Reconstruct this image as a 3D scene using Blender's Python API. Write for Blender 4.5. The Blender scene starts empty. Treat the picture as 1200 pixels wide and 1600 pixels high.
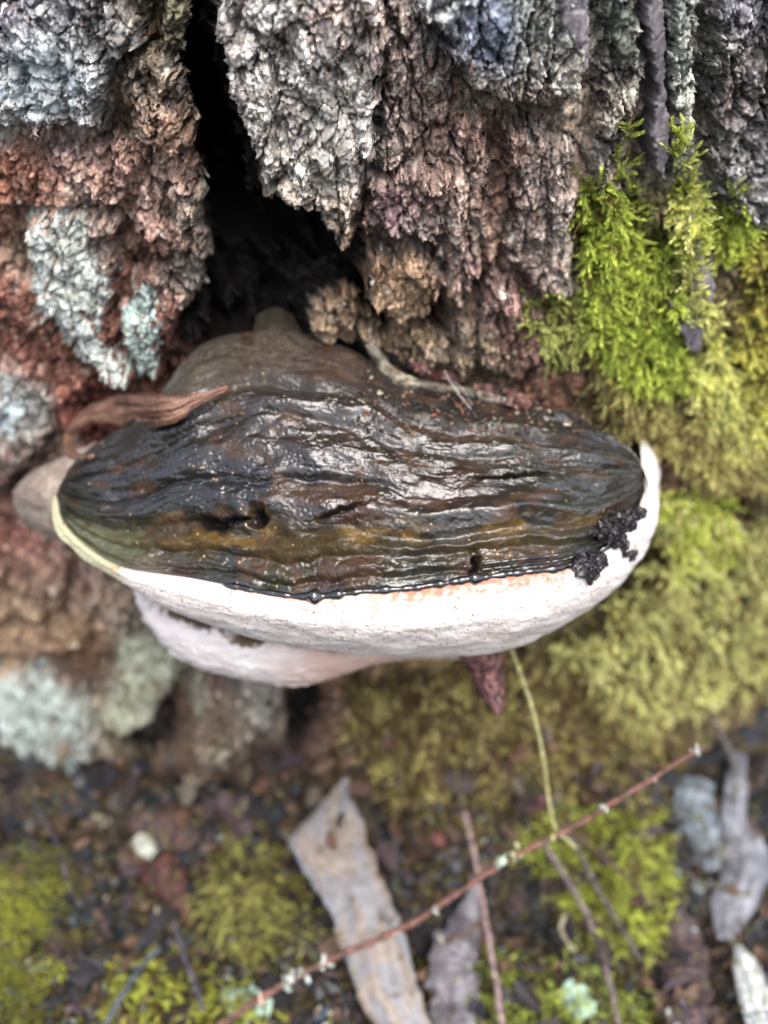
import bpy, math, random
import numpy as np
from mathutils import Vector

rng = np.random.default_rng(7)
random.seed(7)
scene = bpy.context.scene
COLL = scene.collection
MM = 0.001

# ------------------------------------------------------------------ camera, light, exposure
CAM = np.array([0.0, -0.282, 0.386])
PITCH = math.radians(40.0)
FPX = 1449.0                                   # focal length in pixels of the 1200 x 1600 photograph
cam_data = bpy.data.cameras.new("camera")
cam = bpy.data.objects.new("camera", cam_data)
COLL.objects.link(cam)
cam.location = CAM
cam.rotation_euler = (math.pi / 2 - PITCH, 0, 0)
cam_data.sensor_fit = 'HORIZONTAL'
cam_data.sensor_width = 36
cam_data.lens = 36 * FPX / 1200
cam_data.clip_start = 0.005
cam_data.clip_end = 200
cam_data.dof.use_dof = True
cam_data.dof.focus_distance = 0.262
cam_data.dof.aperture_fstop = 6.8
scene.camera = cam

SUN_EL = math.radians(66)   # high in front of the trunk, a little right
world = bpy.data.worlds.new("World")
scene.world = world
world.use_nodes = True
wn, wl = world.node_tree.nodes, world.node_tree.links
wn.clear()
sky = wn.new('ShaderNodeTexSky'); sky.sky_type = 'NISHITA'; sky.sun_disc = False
sky.sun_elevation = SUN_EL; sky.sun_rotation = math.radians(155); sky.dust_density = 4.0; sky.air_density = 1.0; sky.ozone_density = 1.0
hs = wn.new('ShaderNodeHueSaturation'); hs.inputs['Saturation'].default_value = 0.68
bg = wn.new('ShaderNodeBackground'); bg.inputs['Strength'].default_value = 0.145
wo = wn.new('ShaderNodeOutputWorld')
wl.new(sky.outputs[0], hs.inputs['Color']); wl.new(hs.outputs[0], bg.inputs[0]); wl.new(bg.outputs[0], wo.inputs[0])
sun_data = bpy.data.lights.new("sun", 'SUN'); sun_data.energy = 1.2; sun_data.angle = math.radians(50); sun_data.color = (1.0, 0.965, 0.92)
sun = bpy.data.objects.new("sun", sun_data); COLL.objects.link(sun)
az = math.radians(155)
sd = Vector((math.sin(az) * math.cos(SUN_EL), math.cos(az) * math.cos(SUN_EL), math.sin(SUN_EL)))
sun.rotation_euler = sd.to_track_quat('Z', 'Y').to_euler()
scene.view_settings.view_transform = 'Standard'
scene.view_settings.look = 'None'
scene.view_settings.gamma = 1
scene.view_settings.use_curve_mapping = False
scene.view_settings.exposure = 1.5
scene.cycles.use_denoising = True

# ------------------------------------------------------------------ numeric helpers
def _hash(xi, yi, s):
    h = (xi.astype(np.int64) * 374761393 + yi.astype(np.int64) * 668265263 + s * 1442695041) & 0xffffffff
    h = ((h ^ (h >> 13)) * 1274126177) & 0xffffffff
    h = ((h ^ (h >> 16)) * 2246822519) & 0xffffffff
    return (h ^ (h >> 15)) / 4294967296.0

def pn(x, y, s=0):
    x0, y0 = np.floor(x), np.floor(y)
    fx, fy = x - x0, y - y0
    u, v = fx * fx * fx * (fx * (fx * 6 - 15) + 10), fy * fy * fy * (fy * (fy * 6 - 15) + 10)
    def g(i, j):
        a = _hash(x0 + i, y0 + j, s) * 2 * np.pi
        return np.cos(a) * (fx - i) + np.sin(a) * (fy - j)
    a = g(0, 0) * (1 - u) + g(1, 0) * u
    b = g(0, 1) * (1 - u) + g(1, 1) * u
    return (a * (1 - v) + b * v) * 1.5

def fbm(x, y, s=0, o=4, g=0.5):
    r, a, t = 0, 1.0, 0
    for i in range(o):
        r = r + a * pn(x * 2 ** i + 17.3 * i, y * 2 ** i - 9.1 * i, s + i * 31); t += a; a *= g
    return r / t

def worley(x, y, s=0):
    """nearest and second distances, a random number per cell, and the offset from the cell's point"""
    x0, y0 = np.floor(x), np.floor(y)
    f1 = np.full(x.shape, 9.0); f2 = f1.copy(); rid = np.zeros(x.shape); ox = rid.copy(); oy = rid.copy()
    for i in (-1, 0, 1):
        for j in (-1, 0, 1):
            cx, cy = x0 + i, y0 + j
            dx, dy = cx + _hash(cx, cy, s) - x, cy + _hash(cx, cy, s + 7) - y
            d = np.sqrt(dx * dx + dy * dy)
            c = d < f1
            f2 = np.where(c, f1, np.minimum(f2, d))
            rid = np.where(c, _hash(cx, cy, s + 13), rid)
            ox = np.where(c, dx, ox); oy = np.where(c, dy, oy)
            f1 = np.where(c, d, f1)
    return f1, f2, rid, ox, oy

def sstep(a, b, x):
    t = np.clip((x - a) / (b - a), 0, 1)
    return t * t * (3 - 2 * t)

def lin(c):
    c = np.array(c, float) / 255
    return np.where(c < 0.04045, c / 12.92, ((c + 0.055) / 1.055) ** 2.4)

FW = np.array([0, math.cos(PITCH), -math.sin(PITCH)]); UP = np.array([0, math.sin(PITCH), math.cos(PITCH)])
def ray(px, py):
    px, py = np.asarray(px, float), np.asarray(py, float)
    return FW + ((px - 600) / FPX)[..., None] * np.array([1.0, 0, 0]) + ((800 - py) / FPX)[..., None] * UP
def at_depth(px, py, d):            # d: distance along the viewing axis
    return CAM + ray(px, py) * np.asarray(d, float)[..., None]
def at_y(px, py, y):
    r = ray(px, py)
    return CAM + r * ((np.asarray(y, float) - CAM[1]) / r[..., 1])[..., None]
def at_z(px, py, z):
    r = ray(px, py)
    return CAM + r * ((np.asarray(z, float) - CAM[2]) / r[..., 2])[..., None]
def project(P):
    q = P - CAM
    d = q @ FW
    return 600 + FPX * q[..., 0] / d, 800 - FPX * (q @ UP) / d, d

RT = 0.45
def wall(x, z):
    x = np.clip(x, -0.4, 0.4)
    return RT - np.sqrt(RT * RT - x * x) - 0.024 * sstep(0.09, -0.05, z)
def at_wall(px, py, h=0.0):
    px, py = np.asarray(px, float), np.asarray(py, float)
    y = np.zeros(px.shape)
    for _ in range(8):
        P = at_y(px, py, y); y = wall(P[..., 0], P[..., 2]) - h
    return at_y(px, py, y)

def sdf(poly, x, y):                # signed distance, positive inside
    n = len(poly); d = np.full(x.shape, 1e9); ins = np.zeros(x.shape, bool)
    for i in range(n):
        ax, ay = poly[i]; bx, by = poly[(i + 1) % n]
        ex, ey = bx - ax, by - ay
        t = np.clip(((x - ax) * ex + (y - ay) * ey) / (ex * ex + ey * ey + 1e-18), 0, 1)
        d = np.minimum(d, np.hypot(x - ax - t * ex, y - ay - t * ey))
        c = ((ay > y) != (by > y)) & (x < (bx - ax) * (y - ay) / (by - ay + 1e-18) + ax)
        ins ^= c
    return np.where(ins, d, -d)

def spline(P, n, closed=False):
    """Catmull-Rom through rows of P, resampled evenly by arc length"""
    P = np.asarray(P, float)
    if len(P) == 2:
        t = np.linspace(0, 1, n)[:, None]; return P[0] * (1 - t) + P[1] * t
    A = np.vstack([2 * P[0] - P[1], P, 2 * P[-1] - P[-2]])
    out = []
    for i in range(1, len(A) - 2):
        t = np.linspace(0, 1, 24, endpoint=False)[:, None]
        p0, p1, p2, p3 = A[i - 1], A[i], A[i + 1], A[i + 2]
        out.append(0.5 * (2 * p1 + (p2 - p0) * t + (2 * p0 - 5 * p1 + 4 * p2 - p3) * t ** 2 + (3 * p1 - p0 - 3 * p2 + p3) * t ** 3))
    out = np.vstack(out + [A[-2][None]])
    s = np.r_[0, np.cumsum(np.linalg.norm(np.diff(out[:, :2], axis=0), axis=1))]
    q = np.linspace(0, s[-1], n)
    return np.stack([np.interp(q, s, out[:, k]) for k in range(out.shape[1])], 1)

# ------------------------------------------------------------------ mesh helpers
def mesh_from(name, V, F, mat=None, parent=None, col=None, smooth=True, rough=None):
    V = np.asarray(V, np.float32); F = np.asarray(F, np.int32)
    me = bpy.data.meshes.new(name)
    me.vertices.add(len(V)); me.vertices.foreach_set('co', V.ravel())
    k = F.shape[1]
    me.loops.add(F.size); me.loops.foreach_set('vertex_index', F.ravel())
    me.polygons.add(len(F)); me.polygons.foreach_set('loop_start', np.arange(0, F.size, k, dtype=np.int32))
    me.polygons.foreach_set('use_smooth', np.full(len(F), smooth))
    me.update(calc_edges=True)
    if col is not None:
        a = me.attributes.new('Col', 'FLOAT_COLOR', 'POINT')
        a.data.foreach_set('color', np.hstack([col, np.ones((len(col), 1))]).astype(np.float32).ravel())
    if rough is not None:
        a = me.attributes.new('Wet', 'FLOAT', 'POINT'); a.data.foreach_set('value', rough.astype(np.float32))
    if mat: me.materials.append(mat)
    o = bpy.data.objects.new(name, me); COLL.objects.link(o)
    if parent: o.parent = parent
    return o

def grid_faces(nr, nc, mask=None):
    i = np.arange(nr * nc).reshape(nr, nc)
    F = np.stack([i[:-1, :-1], i[:-1, 1:], i[1:, 1:], i[1:, :-1]], -1)
    if mask is not None:
        F = F[mask[:-1, :-1] & mask[:-1, 1:] & mask[1:, 1:] & mask[1:, :-1]]
    return F.reshape(-1, 4)

def compact(V, F, *attrs):
    used = np.unique(F); m = np.full(len(V), -1, np.int64); m[used] = np.arange(len(used))
    return (V[used], m[F]) + tuple(a[used] for a in attrs)

def empty(name, loc=(0, 0, 0)):
    o = bpy.data.objects.new(name, None); COLL.objects.link(o); o.location = loc; o.empty_display_size = 0.01
    return o
def tag(o, label=None, cat=None, group=None, kind=None):
    if label: o['label'] = label
    if cat: o['category'] = cat
    if group: o['group'] = group
    if kind: o['kind'] = kind
    return o

# ------------------------------------------------------------------ materials
def mat_base(name):
    m = bpy.data.materials.new(name); m.use_nodes = True
    nt = m.node_tree; b = nt.nodes['Principled BSDF']
    return m, nt, b
def N(nt, t, **kw):
    n = nt.nodes.new(t)
    for k, v in kw.items():
        if k in n.inputs: n.inputs[k].default_value = v
        else: setattr(n, k, v)
    return n
def L(nt, a, b): nt.links.new(a, b)
def ramp(nt, src, stops):
    r = nt.nodes.new('ShaderNodeValToRGB'); L(nt, src, r.inputs[0])
    while len(r.color_ramp.elements) < len(stops): r.color_ramp.elements.new(0.5)
    for e, (p, c) in zip(r.color_ramp.elements, stops):
        e.position = p; e.color = (c, c, c, 1) if isinstance(c, (int, float)) else (*c, 1)
    return r.outputs[0]
def mul(nt, a, b, mode='MULTIPLY', fac=1.0):
    m = nt.nodes.new('ShaderNodeMix'); m.data_type = 'RGBA'; m.blend_type = mode; m.inputs[0].default_value = fac
    L(nt, a, m.inputs[6]); L(nt, b, m.inputs[7]); return m.outputs[2]

def attr_material(name, rough=0.7, spec=0.4, grains=((900, 0.55, 1.4), (2600, 0.6, 1.35)), bump=0.6, bscale=1800, bdist=0.0004,
                  translucent=0.0, coat=0.0, colour=None, sss=0.0):
    """colour from the mesh's own Col attribute (or one colour), broken up by fine noise, with fine relief"""
    m, nt, b = mat_base(name)
    tc = N(nt, 'ShaderNodeTexCoord')
    if colour is None:
        c = N(nt, 'ShaderNodeAttribute', attribute_name='Col').outputs['Color']
    else:
        r = N(nt, 'ShaderNodeRGB'); r.outputs[0].default_value = (*colour, 1); c = r.outputs[0]
    for s, lo, hi in grains:
        n = N(nt, 'ShaderNodeTexNoise', Scale=s, Detail=3.0, Roughness=0.65); L(nt, tc.outputs['Object'], n.inputs['Vector'])
        c = mul(nt, c, ramp(nt, n.outputs[0], [(0.32, lo), (0.68, hi)]))
    L(nt, c, b.inputs['Base Color'])
    b.inputs['Roughness'].default_value = rough
    b.inputs['Specular IOR Level'].default_value = spec
    b.inputs['Coat Weight'].default_value = coat
    b.inputs['Coat Roughness'].default_value = 0.12
    if sss:
        b.inputs['Subsurface Weight'].default_value = sss; b.inputs['Subsurface Scale'].default_value = 0.002
        b.inputs['Subsurface Radius'].default_value = (1, 0.6, 0.45)
    n = N(nt, 'ShaderNodeTexNoise', Scale=bscale, Detail=4.0, Roughness=0.7); L(nt, tc.outputs['Object'], n.inputs['Vector'])
    bp = N(nt, 'ShaderNodeBump', Strength=bump, Distance=bdist); L(nt, n.outputs[0], bp.inputs['Height']); L(nt, bp.outputs[0], b.inputs['Normal'])
    if translucent:
        t = N(nt, 'ShaderNodeBsdfTranslucent'); L(nt, c, t.inputs[0])
        mx = N(nt, 'ShaderNodeMixShader'); mx.inputs[0].default_value = translucent
        out = nt.nodes['Material Output']
        L(nt, b.outputs[0], mx.inputs[1]); L(nt, t.outputs[0], mx.inputs[2]); L(nt, mx.outputs[0], out.inputs[0])
    return m

M_BARK = attr_material('rough_bark', rough=0.6, spec=0.22, grains=((900, 0.45, 1.5), (2600, 0.55, 1.4)), bump=0.9)
M_STRIP = attr_material('smooth_bark', rough=0.5, spec=0.4, grains=((500, 0.8, 1.15), (2600, 0.85, 1.15)), bump=0.35)
M_LICHEN = attr_material('crusty_lichen', rough=0.9, spec=0.15, grains=((1100, 0.75, 1.15), (3500, 0.8, 1.15)), bump=0.8, bscale=2600)
M_MOSS = attr_material('moss_leaf', rough=0.5, spec=0.25, grains=((700, 0.85, 1.15),), bump=0.0, translucent=0.35)
M_GROUND = attr_material('forest_soil', rough=0.8, spec=0.15, grains=((160, 0.4, 1.5), (900, 0.5, 1.5)), bump=0.8, bscale=900, bdist=0.001)
M_LEAF = attr_material('dead_leaf', rough=0.55, spec=0.25, grains=((350, 0.75, 1.2), (1800, 0.8, 1.2)), bump=0.4, bscale=1400, translucent=0.12)
M_TWIG = attr_material('twig_bark', rough=0.65, spec=0.2, grains=((350, 0.6, 1.4), (900, 0.6, 1.35)), bump=0.5)

# ------------------------------------------------------------------ bark height field
STEP = 0.39 * MM
XS = np.arange(-0.2, 0.2, STEP); ZS = np.arange(-0.055, 0.372, STEP)
GX, GZ = np.meshgrid(XS, ZS)
H = np.zeros(GX.shape)

def px_poly(P, h):
    P = np.array(P, float); Q = at_wall(P[:, 0], P[:, 1], h * MM)
    return [(q[0], q[2]) for q in Q]

G = (118, 112, 104); GL = (160, 156, 150); BR = (104, 78, 62); RD = (118, 70, 52); DK = (58, 50, 48); PU = (92, 84, 92); OL = (110, 100, 66)
ANCH = [
 (60,60,70,(140,140,142)),(10,20,35,(75,66,80)),(150,60,55,(120,116,112)),(110,180,60,(148,144,142)),(20,180,40,(128,128,120)),(90,120,60,(172,180,180)),
 (230,60,60,(84,72,56)),(270,20,50,(96,92,62)),(230,150,60,(112,94,76)),(260,220,50,(116,86,66)),
 (60,260,60,(132,86,60)),(160,270,60,(140,104,88)),(20,320,50,(138,82,54)),(110,300,40,(140,122,108)),(240,290,50,(132,104,90)),
 (40,370,50,(128,112,96)),(180,350,50,(128,104,90)),(100,400,60,(138,132,118)),(230,380,50,(98,66,52)),(300,350,40,(112,98,84)),
 (30,470,60,(108,66,50)),(60,560,60,(104,62,46)),(120,560,50,(98,60,44)),(170,450,40,(112,76,62)),(290,430,40,(112,100,88)),(260,520,50,(92,56,42)),(130,630,40,(112,58,44)),(190,520,30,(100,60,44)),
 (20,640,50,(150,152,144)),(40,700,50,(108,92,80)),(10,750,40,(84,64,56)),
 (400,60,90,(148,142,136)),(500,80,90,(156,150,142)),(480,200,90,(164,158,148)),(560,60,60,(142,124,112)),(400,200,60,(134,126,116)),(540,180,60,(150,146,140)),(500,290,80,(152,142,128)),(430,330,50,(128,114,92)),(530,360,50,(110,88,64)),(350,60,40,(120,110,104)),(500,35,25,(142,88,58)),
 (640,100,60,(118,100,90)),(650,200,60,(124,104,92)),(720,220,60,(118,86,72)),(700,130,40,(92,72,60)),(620,60,40,(108,90,80)),(600,320,60,(118,92,84)),(605,330,30,(110,80,96)),(650,360,50,(114,100,98)),(730,260,50,(148,128,112)),(710,360,60,(128,108,94)),(680,300,50,(128,100,88)),
 (620,440,60,(112,84,56)),(640,430,35,(128,100,66)),(600,500,50,(108,88,62)),(660,490,40,(104,84,58)),
 (690,40,50,(112,112,110)),(770,90,60,(92,98,112)),(760,60,50,(88,96,112)),(740,140,40,(140,128,104)),(850,60,60,(118,120,112)),(870,130,60,(128,122,110)),(900,170,50,(158,148,132)),(800,150,50,(120,108,90)),
 (800,220,60,(98,72,58)),(850,280,70,(124,108,98)),(880,350,60,(128,116,106)),(830,330,60,(120,98,90)),(780,300,40,(96,64,52)),(870,430,50,(120,104,96)),(800,400,50,(128,110,96)),(780,450,60,(116,84,78)),
 (730,500,50,(120,104,84)),(800,520,50,(112,76,66)),(760,570,50,(118,100,72)),(840,570,50,(108,78,60)),
 (960,60,50,(98,104,94)),(960,150,50,(108,100,88)),(950,230,50,(116,108,98)),(1000,60,40,(96,96,92)),(1070,80,60,(116,120,108)),(1070,200,60,(118,118,106)),(1150,60,60,(92,86,84)),(1160,30,30,(120,120,130)),(1150,160,60,(82,74,72)),(1160,260,60,(104,102,100)),(1120,250,30,(70,56,54)),(1180,330,60,(112,108,104)),
 (950,400,100,(80,78,40)),(1100,600,120,(92,84,44)),(1050,720,80,(98,76,56)),(1000,900,100,(78,74,34)),(1150,900,100,(92,84,44)),
 (60,830,70,(118,72,58)),(120,900,70,(126,98,82)),(180,940,60,(118,100,80)),(60,940,60,(104,82,60)),(110,990,50,(134,104,64)),(30,1005,50,(122,96,64)),(240,930,50,(84,66,48)),
 (70,1030,50,(84,60,46)),(150,1040,50,(80,54,44)),(50,1110,60,(140,146,138)),(110,1160,50,(124,120,108)),(210,1040,50,(140,142,120)),(200,1110,50,(118,114,92)),(260,1120,50,(76,60,50)),(320,1120,50,(104,86,68)),(350,1160,50,(96,76,56)),(420,1110,40,(118,112,100)),(480,1130,50,(60,46,44)),
 (560,1130,60,(112,84,60)),(650,1120,80,(110,94,52)),(620,1210,80,(98,78,48)),(760,1150,90,(112,100,50)),(880,1080,80,(84,80,38)),(900,1200,90,(92,94,44)),
 (100,1240,80,(44,42,40)),(400,1220,80,(56,48,42)),(600,1260,60,(80,64,44)),
]
AP = np.array([(a[0], a[1], a[2]) for a in ANCH], float); AC = np.array([lin(a[3]) for a in ANCH])
_l = AC @ np.array([0.3, 0.59, 0.11]); AC = AC * 1.42 + 0.38 * (_l[:, None] - AC)
# crevice shade, painted as near-black colour inside the hollow
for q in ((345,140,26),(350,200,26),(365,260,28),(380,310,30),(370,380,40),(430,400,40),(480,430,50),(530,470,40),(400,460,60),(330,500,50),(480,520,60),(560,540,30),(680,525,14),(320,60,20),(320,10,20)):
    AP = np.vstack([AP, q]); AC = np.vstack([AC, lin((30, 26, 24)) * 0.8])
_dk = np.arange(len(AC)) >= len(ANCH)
def anchor_colour(P, warp=16, base=(0.10, 0.075, 0.055), hole=False):
    """colour zones of the surface, with hole also the painted crevice shade (red-brown inner bark, grey weathered corky bark ...)"""
    px, py, _ = project(P)
    wx = px + warp * fbm(px / 60, py / 60, 91, 3) * 2; wy = py + warp * fbm(px / 60, py / 60, 55, 3) * 2
    num = np.zeros(P.shape); den = np.full(P.shape[:-1], 1e-4)
    num += np.array(base) * 1e-4
    for (ax, ay, r), c, dk in zip(AP, AC, _dk):
        if dk and not hole: continue
        w = (3 if dk else 1) * np.exp(-((wx - ax) ** 2 + (wy - ay) ** 2) / (r * r) * 1.6)
        den += w; num += w[..., None] * c
    return num / den[..., None]

def speck(P, c, s):
    X, Z = P[..., 0] / MM, P[..., 2] / MM
    k = sstep(0.26, 0.36, fbm(X / 2.6, Z / 3.2, s + 80, 4)) * sstep(-0.2, 0.2, fbm(X / 18, Z / 18, s + 81, 2)) * 0.75
    k2 = sstep(0.3, 0.4, fbm(X / 3.5, Z / 5, s + 82, 4)) * 0.7
    c = c * (1 - k[..., None]) + lin((176, 176, 166)) * k[..., None]
    return c * (1 - k2[..., None]) + lin((92, 58, 42)) * k2[..., None]

def relief(x, z, s, rough=1.0, aniso=1.0):
    """corky, flaky relief (metres) and a per-flake brightness"""
    X, Z = x / MM, z / MM
    wx, wz = X + 2.2 * fbm(X / 7, Z / 7, s + 1, 3), Z + 2.2 * fbm(X / 7, Z / 7, s + 2, 3)
    h = 4.6 * fbm(X / 17, Z / 26, s, 3)
    g = np.ones(x.shape)
    # where it is crumbly cork (1) and where thin layers flake off in larger flat scales (0)
    md = sstep(-0.22, 0.22, fbm(X / 15, Z / 19, s + 70, 3))
    t = 5.5 * fbm(wx / 10, wz / 15, s + 72, 3) + 0.5 * fbm(X / 2.5, Z / 2.5, s + 73, 3)
    tf = np.floor(t); fr = t - tf
    terr = tf + sstep(0.55, 0.95, fr)
    h = h + (1 - 0.75 * md) * 1.15 * terr
    lay = _hash(tf, tf * 0 + 3, s); g = g * (1 + (1 - md) * (0.75 * (lay - 0.5) - 0.45 * sstep(0.5, 0.62, fr) * sstep(1.0, 0.8, fr)))
    for sc, am, ti, k in ((13.0, 4.2, 0.8, 15), (6.5, 2.6, 0.9, 3), (3.1, 0.75, 0.8, 5), (1.5, 0.6, 0.8, 9), (0.85, 0.5, 0.6, 11)):
        f1, f2, rid, ox, oz = worley(wx / sc, wz / (sc * 1.5 * aniso), s + k)
        if sc < 4: am = am * (0.22 + 0.85 * md)
        if sc > 5: h = h - 0.5 * am * sstep(0.07, 0.0, f2 - f1)
        h = h + am * (rid - 0.5) + ti * am * (ox * np.cos(rid * 60) + oz * np.sin(rid * 60)) - am * (0.35 if sc > 5 else 0.1) * sstep(0.10, 0.0, f2 - f1)
        if sc < 2: g = g * (1 + (0.45 + 0.55 * md) * (0.9 * ((rid * 7.31) % 1.0) - 0.45))
        if sc < 1: g = g * np.where((rid * 3.17) % 1.0 > 0.94, 1.8, 1.0)
    n = np.abs(fbm(X / 13 + 4, Z / (24 * aniso), s + 20, 3))
    h = h - 3.6 * sstep(0.06, 0.0, n)
    n2 = np.abs(fbm(X / 6 + 9, Z / (11 * aniso), s + 23, 3)); h = h - 1.5 * sstep(0.05, 0.0, n2)
    h = h + 0.3 * fbm(X / 0.9, Z / 0.9, s + 40, 2)
    h = h + 2.0 * fbm(wx / 3.6, wz / 5.6, s + 43, 5, 0.66)
    h = h + 0.9 * np.abs(fbm(X / 2.2, Z / 4.5, s + 44, 3))
    fl = _hash(np.floor(X / 0.55 + 0.8 * fbm(X / 2, Z / 2, s + 45, 1)), np.floor(Z / 1.5 + 1.2 * _hash(np.floor(X / 0.55), np.floor(X * 0), s)), s + 46)
    g = g * (0.72 + 0.56 * fl) * np.where(fl > 0.95, 1.5, 1.0)
    # fine vertical fibre
    h = h + 0.28 * fbm(X / 0.8, Z / 6, s + 41, 2) * (1 - md)
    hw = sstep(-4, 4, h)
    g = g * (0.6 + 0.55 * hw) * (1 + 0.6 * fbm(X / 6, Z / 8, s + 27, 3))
    return h * MM * rough, np.clip(0.16 + g * 1.2, 0.3, 2.6)

def world_pos(x, z, h, jit=0.0, s=0):
    X, Z = x / MM, z / MM
    hm = h / MM
    gy_, gx_ = np.gradient(hm); st = 0.6 + 1.6 * sstep(0.8, 3.0, np.hypot(gx_, gy_))
    x2 = x + jit * st * MM * fbm((X + 1.7 * hm) / 2.0, (Z - 0.6 * hm) / 2.0, s + 60, 2); z2 = z + jit * st * MM * fbm((X - 0.8 * hm) / 2.0, (Z + 1.7 * hm) / 2.0, s + 61, 2)
    x2 = x2 + 0.38 * np.minimum(h + 4 * MM, 0)        # the crevice runs in at a slant, under the left-hand bark
    return np.stack([x2, wall(x, z) - h, z2], -1)

tree = empty('tree_trunk', (0, 0.45, -0.04))
tag(tree, 'rugged grey and red-brown tree trunk with deep dark crevice, carrying the fungus', 'tree')
def to_tree(o):
    o.parent = tree; o.matrix_parent_inverse = tree.matrix_basis.inverted(); return o
tree.matrix_basis  # identity rotation
def tree_mesh(name, V, F, mat, **kw):
    V = np.asarray(V) - np.array([0, 0.45, -0.04])
    o = mesh_from(name, V, F, mat, None, **kw); o.parent = tree
    return o

# inner bark
CREV = [(296,70),(330,60),(372,190),(420,300),(420,330),(480,330),(560,400),(590,450),(600,520),(560,560),(500,570),(300,570),(265,545),(320,455),(335,400),(322,330),(312,250),(296,170)]
CREV2 = [(668,490),(692,485),(700,560),(668,560)]
CREV3 = [(296,-30),(345,-30),(335,75),(300,80)]
h0, g0 = relief(GX, GZ, 3, 0.85)
jx, jz = GX + 1.6 * MM * fbm(GX / MM / 5, GZ / MM / 5, 71, 3), GZ + 1.6 * MM * fbm(GX / MM / 5, GZ / MM / 5, 72, 3)
H = h0 - 1.5 * MM
depth = 0.085 * (1 + 0.5 * fbm(GX / MM / 9, GZ / MM / 9, 77, 3)) * sstep(-0.5 * MM, 6 * MM, sdf(px_poly(CREV, 8), jx, jz) + 4 * MM) * (1 - 0.62 * sstep(0.262, 0.245, GZ)) + 0.03 * sstep(0, 4 * MM, sdf(px_poly(CREV2, 6), jx, jz) + 2 * MM) \
      + 0.022 * sstep(0, 6 * MM, sdf(px_poly(CREV3, 8), jx, jz) + 3 * MM)
# shadowed undercut below the fungus and gaps between the lower plates
depth = depth + 0.022 * sstep(0, 8 * MM, sdf(px_poly([(440,1060),(520,1060),(520,1130),(500,1200),(440,1200)], 0), jx, jz))
depth = depth + 0.016 * sstep(0, 8 * MM, sdf(px_poly([(250,1060),(300,1080),(290,1200),(230,1230),(150,1160)], 0), jx, jz))
H = H - depth
core_h = H.copy()
P = world_pos(GX, GZ, H, 0.8, 3)
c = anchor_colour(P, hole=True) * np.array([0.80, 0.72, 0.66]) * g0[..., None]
kk = sstep(-9 * MM, -18 * MM, H)[..., None]; c = c * (1 - kk) + lin((24, 21, 20)) * 0.7 * kk      # shade painted into the colour, darker with depth in the hollow
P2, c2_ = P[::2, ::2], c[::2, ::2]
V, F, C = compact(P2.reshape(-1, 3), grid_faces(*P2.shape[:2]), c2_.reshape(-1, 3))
tree_mesh('inner_bark', V, F, M_BARK, col=C)

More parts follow.
